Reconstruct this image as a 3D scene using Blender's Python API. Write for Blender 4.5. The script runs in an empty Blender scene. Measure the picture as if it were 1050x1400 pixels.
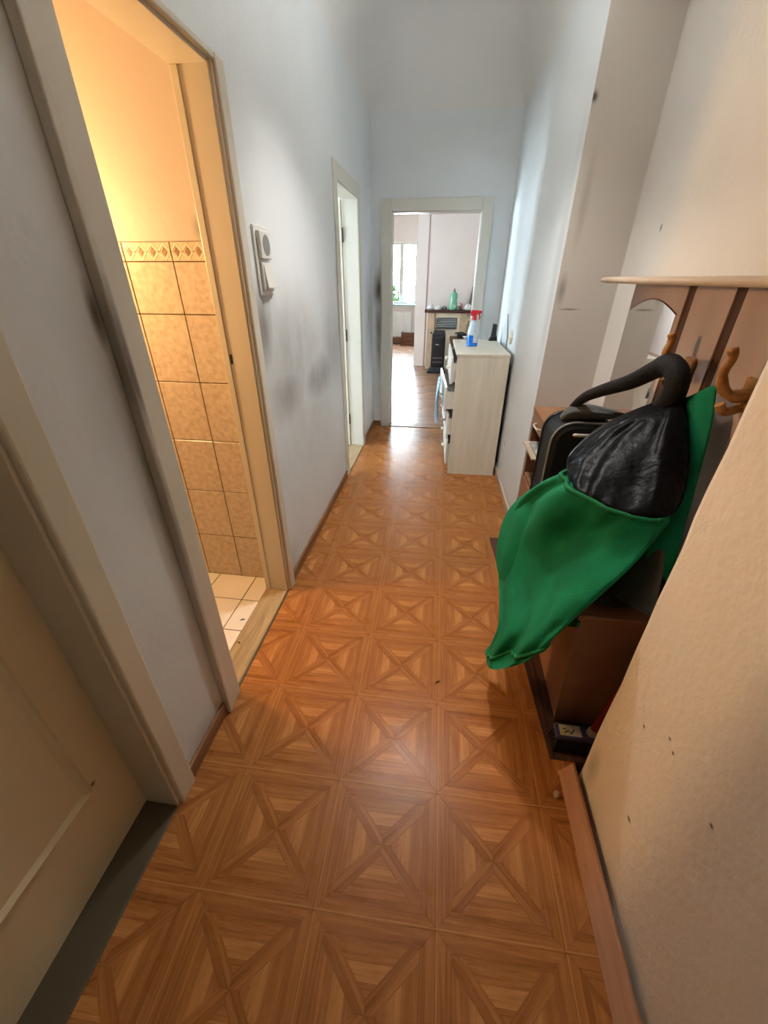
import bpy, bmesh, math, random
from mathutils import Vector, Matrix, noise
random.seed(7)
scene = bpy.context.scene
COL = scene.collection

# ------------------------------------------------------------------ camera
F_PX, YAW, PITCH, ROLL, CAM_Z = 553.25, 0.13843, 0.52434, 0.002575, 1.5
CAM_R = (Matrix.Rotation(YAW, 3, 'Z') @ Matrix.Rotation(math.pi / 2 - PITCH, 3, 'X') @ Matrix.Rotation(ROLL, 3, 'Z'))
cam_data = bpy.data.cameras.new('camera')
cam_data.sensor_fit = 'HORIZONTAL'
cam_data.sensor_width = 36.0
cam_data.lens = F_PX / 1050 * 36.0
cam_data.clip_start = 0.02
cam = bpy.data.objects.new('camera', cam_data)
COL.objects.link(cam)
cam.matrix_world = Matrix.Translation((0, 0, CAM_Z)) @ CAM_R.to_4x4()
scene.camera = cam

# ------------------------------------------------------------------ world, light, exposure
world = bpy.data.worlds.new('daylight_sky')
scene.world = world
world.use_nodes = True
wn = world.node_tree.nodes
wn['Background'].inputs[0].default_value = (0.80, 0.93, 1.0, 1)
wn['Background'].inputs[1].default_value = 42.0
scene.view_settings.view_transform = 'Standard'
scene.view_settings.look = 'None'
scene.view_settings.gamma = 1.0
scene.view_settings.use_curve_mapping = False
scene.view_settings.exposure = 1.56
scene.cycles.use_denoising = True
scene.cycles.max_bounces = 14
scene.cycles.diffuse_bounces = 6
scene.cycles.adaptive_threshold = 0.02
scene.cycles.caustics_reflective = False
scene.cycles.sample_clamp_indirect = 6.0
LAMP_W = 25.0                      # the bathroom bulb
HALL_FILL_W = 23.0                      # fill light added above the frame: bulb in the pendant bowl
DOWN_FILL_W = 42.0                      # and the added downward fill spot


def portal(name, loc, rot, sx, sy):
    """guides the sky's light through a window opening (adds no light of its own)"""
    d = bpy.data.lights.new(name, 'AREA')
    d.shape = 'RECTANGLE'
    d.size, d.size_y = sx, sy
    d.cycles.is_portal = True
    o = bpy.data.objects.new(name, d)
    o.location, o.rotation_euler = loc, rot
    COL.objects.link(o)
    return o


# ------------------------------------------------------------------ helpers
def at(u, v, axis, val):
    """point seen at photo pixel (u, v) on the plane axis = val"""
    d = CAM_R @ Vector(((u - 525) / F_PX, -(v - 700) / F_PX, -1))
    o = Vector((0, 0, CAM_Z))
    return o + d * ((val - o[axis]) / d[axis])


def lin(c):
    def f(v):
        v /= 255.0
        return v / 12.92 if v <= 0.04045 else ((v + 0.055) / 1.055) ** 2.4
    return tuple(f(v) for v in c)


class MB:
    def __init__(self):
        self.v, self.f, self.uv, self.mi = [], [], {}, {}

    def vert(self, p):
        self.v.append(tuple(p))
        return len(self.v) - 1

    def face(self, ids, mi=0, uv=None):
        self.f.append(tuple(ids))
        if mi:
            self.mi[len(self.f) - 1] = mi
        if uv:
            self.uv[len(self.f) - 1] = uv

    def box(self, x0, x1, y0, y1, z0, z1, mi=0):
        b = len(self.v)
        for z in (z0, z1):
            for x, y in ((x0, y0), (x1, y0), (x1, y1), (x0, y1)):
                self.v.append((x, y, z))
        for q in ((3, 2, 1, 0), (4, 5, 6, 7), (0, 1, 5, 4), (1, 2, 6, 5), (2, 3, 7, 6), (3, 0, 4, 7)):
            self.face([b + i for i in q], mi)
        return self

    def prism(self, pts, z0, z1, mi=0):
        """polygon in the xy plane (counter-clockwise) extruded in z"""
        b = len(self.v)
        n = len(pts)
        for z in (z0, z1):
            for p in pts:
                self.v.append((p[0], p[1], z))
        self.face([b + i for i in range(n)][::-1], mi)
        self.face([b + n + i for i in range(n)], mi)
        for i in range(n):
            j = (i + 1) % n
            self.face((b + i, b + j, b + n + j, b + n + i), mi)
        return self

    def extrude(self, pts, vec):
        """planar 3D polygon extruded along vec"""
        b = len(self.v)
        n = len(pts)
        for p in pts:
            self.v.append(tuple(p))
        for p in pts:
            self.v.append(tuple(Vector(p) + Vector(vec)))
        self.face([b + i for i in range(n)][::-1])
        self.face([b + n + i for i in range(n)])
        for i in range(n):
            j = (i + 1) % n
            self.face((b + i, b + j, b + n + j, b + n + i))
        return self

    def rings(self, rings, cap0=True, cap1=True, closed=True):
        n = len(rings[0])
        b = len(self.v)
        for r in rings:
            for p in r:
                self.v.append(tuple(p))
        m = n if closed else n - 1
        for k in range(len(rings) - 1):
            for i in range(m):
                j = (i + 1) % n
                self.face((b + k * n + i, b + k * n + j, b + (k + 1) * n + j, b + (k + 1) * n + i))
        if cap0:
            self.face([b + i for i in range(n)][::-1])
        if cap1:
            self.face([b + (len(rings) - 1) * n + i for i in range(n)])
        return self

    def lathe(self, prof, c, n=20, axis=(0, 0, 1)):
        q = Vector((0, 0, 1)).rotation_difference(Vector(axis).normalized())
        rs = []
        for r, h in prof:
            rs.append([Vector(c) + q @ Vector((r * math.cos(2 * math.pi * i / n), r * math.sin(2 * math.pi * i / n), h)) for i in range(n)])
        return self.rings(rs)

    def tube(self, pts, rad, n=8):
        pts = [Vector(p) for p in pts]
        rad = rad if isinstance(rad, (list, tuple)) else [rad] * len(pts)
        rs = []
        up = Vector((0.13, 0.31, 0.94))
        for i, p in enumerate(pts):
            t = (pts[min(i + 1, len(pts) - 1)] - pts[max(i - 1, 0)]).normalized()
            a = t.cross(up)
            if a.length < 0.05:
                a = t.cross(Vector((1, 0, 0)))
            a.normalize()
            up = a.cross(t).normalized()
            rs.append([p + rad[i] * (math.cos(2 * math.pi * k / n) * a + math.sin(2 * math.pi * k / n) * up) for k in range(n)])
        return self.rings(rs)


def smooth_path(pts, k=8):
    """Catmull-Rom through 3D points"""
    P = [Vector(p) for p in pts]
    P = [P[0] * 2 - P[1]] + P + [P[-1] * 2 - P[-2]]
    out = []
    for i in range(1, len(P) - 2):
        for s in range(k):
            t = s / k
            a, b, c, d = P[i - 1], P[i], P[i + 1], P[i + 2]
            out.append(0.5 * ((2 * b) + (c - a) * t + (2 * a - 5 * b + 4 * c - d) * t * t + (3 * b - a - 3 * c + d) * t ** 3))
    out.append(P[-2])
    return out


def tag(o, label=None, cat=None, group=None, kind=None):
    if label:
        o['label'] = label
    if cat:
        o['category'] = cat
    if group:
        o['group'] = group
    if kind:
        o['kind'] = kind
    return o


def thing(name, label, cat, loc=(0, 0, 0), group=None):
    o = bpy.data.objects.new(name, None)
    o.empty_display_size = 0.1
    COL.objects.link(o)
    o.location = loc
    return tag(o, label, cat, group)


def obj(name, mb, mat, parent=None, bevel=0.0, smooth=False, subdiv=0, seg=2):
    me = bpy.data.meshes.new(name)
    me.from_pydata(mb.v, [], mb.f)
    mats = mat if isinstance(mat, (list, tuple)) else [mat]
    for m in mats:
        me.materials.append(m)
    for i, k in mb.mi.items():
        me.polygons[i].material_index = k
    if mb.uv:
        ul = me.uv_layers.new(name='UVMap')
        for i, uvs in mb.uv.items():
            for li, uv in zip(me.polygons[i].loop_indices, uvs):
                ul.data[li].uv = uv
    bm = bmesh.new()
    bm.from_mesh(me)
    bmesh.ops.recalc_face_normals(bm, faces=bm.faces)
    bm.to_mesh(me)
    bm.free()
    if smooth:
        me.polygons.foreach_set('use_smooth', [True] * len(me.polygons))
    o = bpy.data.objects.new(name, me)
    COL.objects.link(o)
    if parent:
        o.parent = parent
        o.matrix_parent_inverse = parent.matrix_basis.inverted()
    if bevel:
        b = o.modifiers.new('bevel', 'BEVEL')
        b.width, b.segments, b.limit_method = bevel, seg, 'ANGLE'
    if subdiv:
        s = o.modifiers.new('subdivision', 'SUBSURF')
        s.levels = s.render_levels = subdiv
    return o


def struct(name, mb, mat, parent=None, bevel=0.0, **kw):
    o = obj(name, mb, mat, parent, bevel, **kw)
    if not parent:
        o['kind'] = 'structure'
    return o


# ------------------------------------------------------------------ materials
def new_mat(name):
    m = bpy.data.materials.new(name)
    m.use_nodes = True
    nt = m.node_tree
    return m, nt, nt.nodes, nt.links, nt.nodes['Principled BSDF']


def mat(name, c, rough=0.5, var=0.12, scale=9.0, bump=0.0, bscale=60.0, metal=0.0, stretch=(1, 1, 1), sheen=0.0, spec=0.5, c2=None, detail=5.0):
    """paint, cloth, plastic: a base colour broken up by noise, optional fine relief"""
    m, nt, N, L, B = new_mat(name)
    tc = N.new('ShaderNodeTexCoord')
    mp = N.new('ShaderNodeMapping')
    mp.inputs['Scale'].default_value = stretch
    L.new(tc.outputs['Object'], mp.inputs[0])
    no = N.new('ShaderNodeTexNoise')
    no.inputs['Scale'].default_value = scale
    no.inputs['Detail'].default_value = detail
    L.new(mp.outputs[0], no.inputs['Vector'])
    rp = N.new('ShaderNodeValToRGB')
    a = c2 if c2 else tuple(v * (1 - var) for v in c)
    b = c if c2 else tuple(min(1, v * (1 + var * 0.5)) for v in c)
    rp.color_ramp.elements[0].color = (*a, 1)
    rp.color_ramp.elements[1].color = (*b, 1)
    rp.color_ramp.elements[0].position = 0.32
    rp.color_ramp.elements[1].position = 0.68
    L.new(no.outputs[0], rp.inputs[0])
    L.new(rp.outputs[0], B.inputs['Base Color'])
    B.inputs['Roughness'].default_value = rough
    B.inputs['Metallic'].default_value = metal
    B.inputs['Specular IOR Level'].default_value = spec
    if sheen:
        B.inputs['Sheen Weight'].default_value = sheen
    if bump:
        n2 = N.new('ShaderNodeTexNoise')
        n2.inputs['Scale'].default_value = bscale
        n2.inputs['Detail'].default_value = 4
        L.new(mp.outputs[0], n2.inputs['Vector'])
        bp = N.new('ShaderNodeBump')
        bp.inputs['Strength'].default_value = bump
        bp.inputs['Distance'].default_value = 0.01
        L.new(n2.outputs[0], bp.inputs['Height'])
        L.new(bp.outputs[0], B.inputs['Normal'])
    return m


def wall_mat(name, c, smudges=(), rough=0.6, bump=0.10, dirt=(0.105, 0.085, 0.066)):
    """wall paint with hand-grime: smudges = [(centre, radii, strength)] in the wall's own coordinates"""
    m, nt, N, L, B = new_mat(name)
    tc = N.new('ShaderNodeTexCoord')
    big = N.new('ShaderNodeTexNoise')
    big.inputs['Scale'].default_value = 1.6
    big.inputs['Detail'].default_value = 6
    L.new(tc.outputs['Object'], big.inputs['Vector'])
    rp = N.new('ShaderNodeValToRGB')
    rp.color_ramp.elements[0].color = (*[v * 0.93 for v in c], 1)
    rp.color_ramp.elements[1].color = (*c, 1)
    rp.color_ramp.elements[0].position = 0.3
    rp.color_ramp.elements[1].position = 0.6
    L.new(big.outputs[0], rp.inputs[0])
    col = rp.outputs[0]
    if smudges:
        grain = N.new('ShaderNodeTexNoise')
        grain.inputs['Scale'].default_value = 7
        grain.inputs['Detail'].default_value = 7
        gm = N.new('ShaderNodeMapping')
        gm.inputs['Scale'].default_value = (1.2, 1.2, 0.7)
        L.new(tc.outputs['Object'], gm.inputs[0])
        L.new(gm.outputs[0], grain.inputs['Vector'])
        gr = N.new('ShaderNodeMapRange')
        gr.inputs[1].default_value, gr.inputs[2].default_value = 0.28, 0.68
        L.new(grain.outputs[0], gr.inputs[0])
        total = None
        for cen, rad, st in smudges:
            s = N.new('ShaderNodeVectorMath')
            s.operation = 'SUBTRACT'
            s.inputs[1].default_value = cen
            L.new(tc.outputs['Object'], s.inputs[0])
            d = N.new('ShaderNodeVectorMath')
            d.operation = 'DIVIDE'
            d.inputs[1].default_value = rad
            L.new(s.outputs[0], d.inputs[0])
            ln = N.new('ShaderNodeVectorMath')
            ln.operation = 'LENGTH'
            L.new(d.outputs[0], ln.inputs[0])
            mr = N.new('ShaderNodeMapRange')
            mr.interpolation_type = 'SMOOTHSTEP'
            mr.inputs[1].default_value, mr.inputs[2].default_value = 1.0, 0.0
            mr.inputs[3].default_value, mr.inputs[4].default_value = 0.0, st * 1.35
            L.new(ln.outputs['Value'], mr.inputs[0])
            if total is None:
                total = mr.outputs[0]
            else:
                mx = N.new('ShaderNodeMath')
                mx.operation = 'MAXIMUM'
                L.new(total, mx.inputs[0])
                L.new(mr.outputs[0], mx.inputs[1])
                total = mx.outputs[0]
        ad = N.new('ShaderNodeMath')
        ad.operation = 'MULTIPLY_ADD'
        ad.inputs[1].default_value, ad.inputs[2].default_value = 0.4, 0.55
        L.new(gr.outputs[0], ad.inputs[0])
        ml = N.new('ShaderNodeMath')
        ml.operation = 'MULTIPLY'
        ml.use_clamp = True
        L.new(total, ml.inputs[0])
        L.new(ad.outputs[0], ml.inputs[1])
        mix = N.new('ShaderNodeMix')
        mix.data_type = 'RGBA'
        mix.inputs[7].default_value = (*dirt, 1)
        L.new(ml.outputs[0], mix.inputs[0])
        L.new(col, mix.inputs[6])
        col = mix.outputs[2]
    L.new(col, B.inputs['Base Color'])
    B.inputs['Roughness'].default_value = rough
    fine = N.new('ShaderNodeTexNoise')
    fine.inputs['Scale'].default_value = 38
    fine.inputs['Detail'].default_value = 5
    L.new(tc.outputs['Object'], fine.inputs['Vector'])
    bp = N.new('ShaderNodeBump')
    bp.inputs['Strength'].default_value = bump
    bp.inputs['Distance'].default_value = 0.012
    L.new(fine.outputs[0], bp.inputs['Height'])
    L.new(bp.outputs[0], B.inputs['Normal'])
    return m


def wood_mat(name, c0, c1, rough=0.3, coords='UV', stretch=(5, 95, 1), scale=1.0, bump=0.05, wave=0.0, coat=0.0, spec=0.13):
    """grain running along the first stretched axis"""
    m, nt, N, L, B = new_mat(name)
    tc = N.new('ShaderNodeTexCoord')
    mp = N.new('ShaderNodeMapping')
    mp.inputs['Scale'].default_value = stretch
    L.new(tc.outputs[coords], mp.inputs[0])
    no = N.new('ShaderNodeTexNoise')
    no.inputs['Scale'].default_value = scale
    no.inputs['Detail'].default_value = 6
    no.inputs['Roughness'].default_value = 0.62
    no.inputs['Distortion'].default_value = 0.7
    L.new(mp.outputs[0], no.inputs['Vector'])
    rp = N.new('ShaderNodeValToRGB')
    rp.color_ramp.elements[0].color = (*c0, 1)
    rp.color_ramp.elements[1].color = (*c1, 1)
    rp.color_ramp.elements[0].position = 0.33
    rp.color_ramp.elements[1].position = 0.66
    L.new(no.outputs[0], rp.inputs[0])
    L.new(rp.outputs[0], B.inputs['Base Color'])
    B.inputs['Coat Weight'].default_value = coat
    B.inputs['Specular IOR Level'].default_value = spec
    B.inputs['Coat Roughness'].default_value = 0.18
    # worn gloss: roughness varies in patches
    wr = N.new('ShaderNodeTexNoise')
    wr.inputs['Scale'].default_value = 7
    wr.inputs['Detail'].default_value = 5
    L.new(tc.outputs['Object'], wr.inputs['Vector'])
    mr = N.new('ShaderNodeMapRange')
    mr.inputs[3].default_value, mr.inputs[4].default_value = rough * 0.75, rough * 1.35
    L.new(wr.outputs[0], mr.inputs[0])
    L.new(mr.outputs[0], B.inputs['Roughness'])
    bp = N.new('ShaderNodeBump')
    bp.inputs['Strength'].default_value = bump
    bp.inputs['Distance'].default_value = 0.004
    L.new(no.outputs[0], bp.inputs['Height'])
    last = bp
    if wave:
        geo = N.new('ShaderNodeNewGeometry')
        wv = N.new('ShaderNodeTexNoise')
        wv.inputs['Scale'].default_value = 14
        wv.inputs['Detail'].default_value = 2
        L.new(geo.outputs['Position'], wv.inputs['Vector'])
        b2 = N.new('ShaderNodeBump')
        b2.inputs['Strength'].default_value = wave
        b2.inputs['Distance'].default_value = 0.02
        L.new(wv.outputs[0], b2.inputs['Height'])
        L.new(bp.outputs[0], b2.inputs['Normal'])
        last = b2
    L.new(last.outputs[0], B.inputs['Normal'])
    return m


def glass_mat(name, tint=(0.95, 0.98, 1.0), gloss=0.08):
    m, nt, N, L, B = new_mat(name)
    N.remove(B)
    tr = N.new('ShaderNodeBsdfTransparent')
    tr.inputs[0].default_value = (*tint, 1)
    gl = N.new('ShaderNodeBsdfGlossy')
    gl.inputs['Roughness'].default_value = 0.02
    mx = N.new('ShaderNodeMixShader')
    mx.inputs[0].default_value = gloss
    L.new(tr.outputs[0], mx.inputs[1])
    L.new(gl.outputs[0], mx.inputs[2])
    L.new(mx.outputs[0], N['Material Output'].inputs[0])
    return m


def emit_mat(name, c, s):
    m, nt, N, L, B = new_mat(name)
    B.inputs['Emission Color'].default_value = (*c, 1)
    B.inputs['Emission Strength'].default_value = s
    return m


WHITE = (0.655, 0.69, 0.71)
LX = -0.765                                   # face of the left corridor wall
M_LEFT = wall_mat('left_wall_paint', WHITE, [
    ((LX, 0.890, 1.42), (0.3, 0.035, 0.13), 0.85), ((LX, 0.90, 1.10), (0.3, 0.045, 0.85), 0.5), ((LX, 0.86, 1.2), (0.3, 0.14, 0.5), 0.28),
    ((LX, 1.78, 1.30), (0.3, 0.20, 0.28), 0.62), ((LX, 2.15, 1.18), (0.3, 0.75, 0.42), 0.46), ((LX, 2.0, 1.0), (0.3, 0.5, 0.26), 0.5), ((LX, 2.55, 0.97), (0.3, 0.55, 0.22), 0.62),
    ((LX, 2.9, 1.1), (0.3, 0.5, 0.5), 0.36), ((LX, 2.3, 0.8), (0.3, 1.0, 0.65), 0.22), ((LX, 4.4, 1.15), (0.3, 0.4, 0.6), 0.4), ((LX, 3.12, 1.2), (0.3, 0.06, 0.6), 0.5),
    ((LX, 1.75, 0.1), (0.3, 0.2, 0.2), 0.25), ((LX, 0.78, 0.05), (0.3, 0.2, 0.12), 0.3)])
M_FAR = wall_mat('far_wall_paint', WHITE, [((-0.69, 4.57, 1.40), (0.085, 0.3, 0.24), 1.0), ((-0.70, 4.57, 1.0), (0.05, 0.3, 0.5), 0.7), ((0.40, 4.57, 1.1), (0.15, 0.3, 0.3), 0.25)])
M_RIGHT = wall_mat('right_wall_paint', WHITE, [((0.54, 2.55, 1.55), (0.3, 0.12, 0.8), 0.28), ((0.53, 3.2, 0.35), (0.3, 0.02, 0.03), 0.9)])
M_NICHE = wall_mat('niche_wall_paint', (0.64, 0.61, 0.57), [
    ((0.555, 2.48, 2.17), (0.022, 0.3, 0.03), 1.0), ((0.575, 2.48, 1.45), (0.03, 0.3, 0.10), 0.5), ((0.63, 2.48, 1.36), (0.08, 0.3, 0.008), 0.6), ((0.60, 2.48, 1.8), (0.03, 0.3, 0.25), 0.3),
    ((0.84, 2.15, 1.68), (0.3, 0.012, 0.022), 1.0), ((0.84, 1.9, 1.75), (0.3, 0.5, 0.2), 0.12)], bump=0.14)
M_NEAR = wall_mat('near_wall_paint', (0.76, 0.70, 0.62), [
    ((0.567, 0.60, 0.273), (0.3, 0.014, 0.009), 1.2), ((0.567, 0.595, 0.587), (0.3, 0.007, 0.007), 1.2), ((0.567, 0.62, 0.60), (0.3, 0.008, 0.006), 1.2), ((0.567, 0.70, 0.52), (0.3, 0.008, 0.006), 1.2),
    ((0.567, 0.45, 0.60), (0.3, 0.009, 0.008), 1.2), ((0.567, 0.80, 0.15), (0.3, 0.05, 0.12), 0.5)], bump=0.22)
M_ROOM = wall_mat('far_room_paint', (0.70, 0.615, 0.565), bump=0.06)
M_CEIL = wall_mat('ceiling_paint', (0.68, 0.68, 0.665), bump=0.05)
M_BATHP = wall_mat('bathroom_paint', (0.42, 0.355, 0.295), [((-0.93, 1.72, 1.66), (0.05, 0.3, 0.06), 0.6)], bump=0.08)
M_CREAM = wall_mat('cream_gloss_paint', (0.60, 0.555, 0.45), rough=0.35, bump=0.05)
M_CREAM_D = wall_mat('worn_cream_gloss_paint', (0.60, 0.56, 0.47), [
    ((-0.745, 0.912, 1.33), (0.3, 0.026, 0.32), 0.9), ((-0.745, 0.910, 0.85), (0.3, 0.018, 0.75), 0.5)], rough=0.35, bump=0.06)
M_FRAME = wall_mat('far_door_paint', (0.60, 0.59, 0.53), [((-0.67, 4.55, 1.3), (0.02, 0.3, 0.6), 0.6)], rough=0.4, bump=0.05)
M_LEAF = wall_mat('door_leaf_paint', (0.66, 0.57, 0.38), [((-0.86, 0.47, 0.30), (0.3, 0.012, 0.012), 1.0)], rough=0.45, bump=0.08)
M_BASE = wood_mat('baseboard_wood', (0.16, 0.075, 0.035), (0.27, 0.14, 0.07), 0.4, 'Object', (30, 3, 30))
M_BASE_L = wood_mat('pale_baseboard_wood', (0.40, 0.30, 0.22), (0.52, 0.41, 0.31), 0.4, 'Object', (30, 3, 30))
M_BASE_P = wood_mat('pinkish_strip_wood', (0.36, 0.185, 0.105), (0.46, 0.25, 0.15), 0.45, 'Object', (30, 2, 30))
V_R = 0.27
M_V = [wood_mat('vinyl_oak_mid', (0.25, 0.090, 0.022), (0.39, 0.155, 0.045), V_R, wave=0.05, coat=0.0),
       wood_mat('vinyl_oak_dark', (0.20, 0.068, 0.017), (0.33, 0.125, 0.034), V_R, wave=0.05, coat=0.0),
       wood_mat('vinyl_oak_light', (0.33, 0.128, 0.036), (0.50, 0.22, 0.070), V_R, wave=0.05, coat=0.0),
       wood_mat('vinyl_oak_pale_line', (0.36, 0.15, 0.046), (0.46, 0.205, 0.068), V_R, wave=0.05, coat=0.0)]
M_SUB = mat('floor_underlay', (0.12, 0.05, 0.02), 0.6)
M_OLD = wood_mat('old_dark_floor', (0.05, 0.026, 0.020), (0.105, 0.055, 0.040), 0.4, 'Object', (40, 3, 1))
M_SILL = wall_mat('dark_threshold_paint', (0.075, 0.06, 0.035), rough=0.4)
M_THR = wood_mat('worn_threshold_wood', (0.24, 0.16, 0.085), (0.40, 0.30, 0.17), 0.5, 'Object', (30, 4, 30))
M_GROUT = mat('grout', (0.20, 0.14, 0.09), 0.8)
M_FTILE = mat('floor_tile_glaze', (0.70, 0.66, 0.58), 0.2, 0.05, 4)
M_WTILE = mat('wall_tile_glaze', (0.54, 0.445, 0.34), 0.28, scale=42, c2=(0.40, 0.315, 0.225), detail=9)
M_BORD = mat('border_tile_glaze', (0.50, 0.40, 0.28), 0.3, 0.15, 40)
M_BORD_D = mat('border_diamond_glaze', (0.26, 0.15, 0.08), 0.3, 0.3, 60)
M_BORD_L = mat('border_zigzag_glaze', (0.62, 0.53, 0.40), 0.3, 0.1, 60)
M_WPL = mat('white_switch_plastic', (0.62, 0.615, 0.58), 0.35, 0.03)
M_WPL_D = mat('mid_grey_plastic', (0.20, 0.20, 0.19), 0.4, 0.05)
M_BLACK = mat('black_plastic', (0.012, 0.012, 0.014), 0.35, 0.2)
M_GLASS = glass_mat('window_glass')

# ------------------------------------------------------------------ floor of the corridor (parquet-pattern vinyl)
ROT = 0.01644
SQ = 0.33319
GX, GY = 0.08207, 0.72418


def rwall(y):                       # the right corridor wall is a little out of square
    return 0.548 + (y - 2.48) * (0.505 - 0.548) / (4.57 - 2.48)


def vedge(y):                       # cut edge of the vinyl along the niche
    return 0.385 + (y - 2.335) * (0.483 - 0.385) / (0.898 - 2.335)


REGIONS = [
    [(-0.765, -1.3), (0.567, -1.3), (0.567, 0.893), (-0.765, 0.893)],
    [(-0.765, 0.893), (vedge(0.893), 0.893), (vedge(2.335), 2.335), (-0.765, 2.335)],
    [(-0.765, 2.335), (0.551, 2.335), (rwall(2.48), 2.48), (rwall(4.57), 4.57), (-0.765, 4.57)]]
BIG = [(-0.765, -1.3), (0.37, -1.3), (0.37, 4.57), (-0.765, 4.57)]
PANEL_PIECES = []


def inset_poly(poly, k):
    c = Vector((sum(p[0] for p in poly) / len(poly), sum(p[1] for p in poly) / len(poly)))
    out = []
    for p in poly:
        d = Vector(p) - c
        out.append(tuple(c + d * max(0, 1 - k / max(d.length, 1e-6))))
    return out


def piece(pts, g, mi):
    """one printed board: polygon in cell units, grain direction g, tone"""
    PANEL_PIECES.append((inset_poly([(p[0] * SQ, p[1] * SQ) for p in pts], 0.0004), g, mi, random.uniform(0, 40)))


w = 0.125
# frame of the cell: long boards with a pale line on the outside
ln = 0.011
piece([(0, 0), (1, 0), (1, ln), (0, ln)], 0, 3)
piece([(0, 1 - ln), (1, 1 - ln), (1, 1), (0, 1)], 0, 1)
piece([(0, ln), (ln, ln), (ln, 1 - ln), (0, 1 - ln)], 1, 3)
piece([(1 - ln, ln), (1, ln), (1, 1 - ln), (1 - ln, 1 - ln)], 1, 1)
h = (w + ln) / 2 + 0.004
for a, b, t in ((ln, h, 0), (h, w, 1)):
    piece([(a, a), (1 - a, a), (1 - b, b), (b, b)], 0, t)
    piece([(1 - a, a), (1 - a, 1 - a), (1 - b, 1 - b), (1 - b, b)], 1, t)
    piece([(1 - a, 1 - a), (a, 1 - a), (b, 1 - b), (1 - b, 1 - b)], 0, t)
    piece([(a, 1 - a), (a, a), (b, b), (b, 1 - b)], 1, t)
# crossed diagonal boards, pinwheel at the middle
hw = 0.105
i0, i1 = w, 1 - w


def clip(poly, region):
    out = [Vector(p) for p in poly]
    n = len(region)
    for i in range(n):
        a, b = Vector(region[i]), Vector(region[(i + 1) % n])
        e = b - a
        src, out = out, []
        for j in range(len(src)):
            p, q = src[j], src[(j + 1) % len(src)]
            dp = e.x * (p.y - a.y) - e.y * (p.x - a.x)
            dq = e.x * (q.y - a.y) - e.y * (q.x - a.x)
            if dp >= 0:
                out.append(p)
            if (dp >= 0) != (dq >= 0):
                out.append(p + (q - p) * (dp / (dp - dq)))
        if len(out) < 3:
            return []
    area = sum(out[i].x * out[(i + 1) % len(out)].y - out[(i + 1) % len(out)].x * out[i].y for i in range(len(out))) / 2
    return [tuple(p) for p in out] if area > 1e-6 else []


# triangles between the diagonals (three boards each), then the diagonal boards laid over them in the print:
# the triangles are cut back so that nothing overlaps
SQ_IN = [(i0, i0), (i1, i0), (i1, i1), (i0, i1)]
for side in range(4):
    a = math.pi / 2 * side

    def rt(p):
        x, y = p[0] - 0.5, p[1] - 0.5
        return (0.5 + x * math.cos(a) - y * math.sin(a), 0.5 + x * math.sin(a) + y * math.cos(a))
    e = hw * 0.72
    # bottom triangle in the unturned cell: base from (i0+e, i0) to (i1-e, i0), apex (0.5, 0.5-e)
    bx0, bx1, by, apx = i0 + e, i1 - e, i0, (0.5, 0.5 - e)
    cuts = [0, 0.40, 0.74, 1.0]
    for k in range(3):
        t0, t1 = cuts[k], cuts[k + 1]
        y0, y1 = by + (apx[1] - by) * t0, by + (apx[1] - by) * t1
        pts = [(bx0 + (0.5 - bx0) * t0, y0), (bx1 + (0.5 - bx1) * t0, y0), (bx1 + (0.5 - bx1) * t1, y1), (bx0 + (0.5 - bx0) * t1, y1)]
        if k == 2:
            pts = pts[:2] + [apx]
        piece([rt(p) for p in pts], side % 2, (0, 2, 0)[k])
    # diagonal half board from the lower left corner to the middle, split lengthwise
    dpts = [(i0, i0), (i0 + e, i0), (0.5, 0.5 - e), (0.5, 0.5)]
    piece([rt(p) for p in dpts], 2 + side % 2, 1)
    dpts = [(i0, i0), (0.5, 0.5), (0.5 - e, 0.5), (i0, i0 + e)]
    piece([rt(p) for p in dpts], 2 + side % 2, 0)
GRAIN = [Vector((1, 0)), Vector((0, 1)), Vector((1, 1)).normalized(), Vector((-1, 1)).normalized()]


def panel_mesh(polys):
    mb = MB()
    for pts, g, mi, off in polys:
        b = len(mb.v)
        n = len(pts)
        gv = GRAIN[g]
        gn = Vector((-gv.y, gv.x))
        for p in pts:
            mb.v.append((p[0], p[1], 0.0))
        for p in pts:
            mb.v.append((p[0], p[1], -0.003))
        mb.face([b + i for i in range(n)], mi, [(Vector(p).dot(gv) + off, Vector(p).dot(gn) + off) for p in pts])
        for i in range(n):
            j = (i + 1) % n
            mb.face((b + i, b + n + i, b + n + j, b + j), mi)
    return mb


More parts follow.
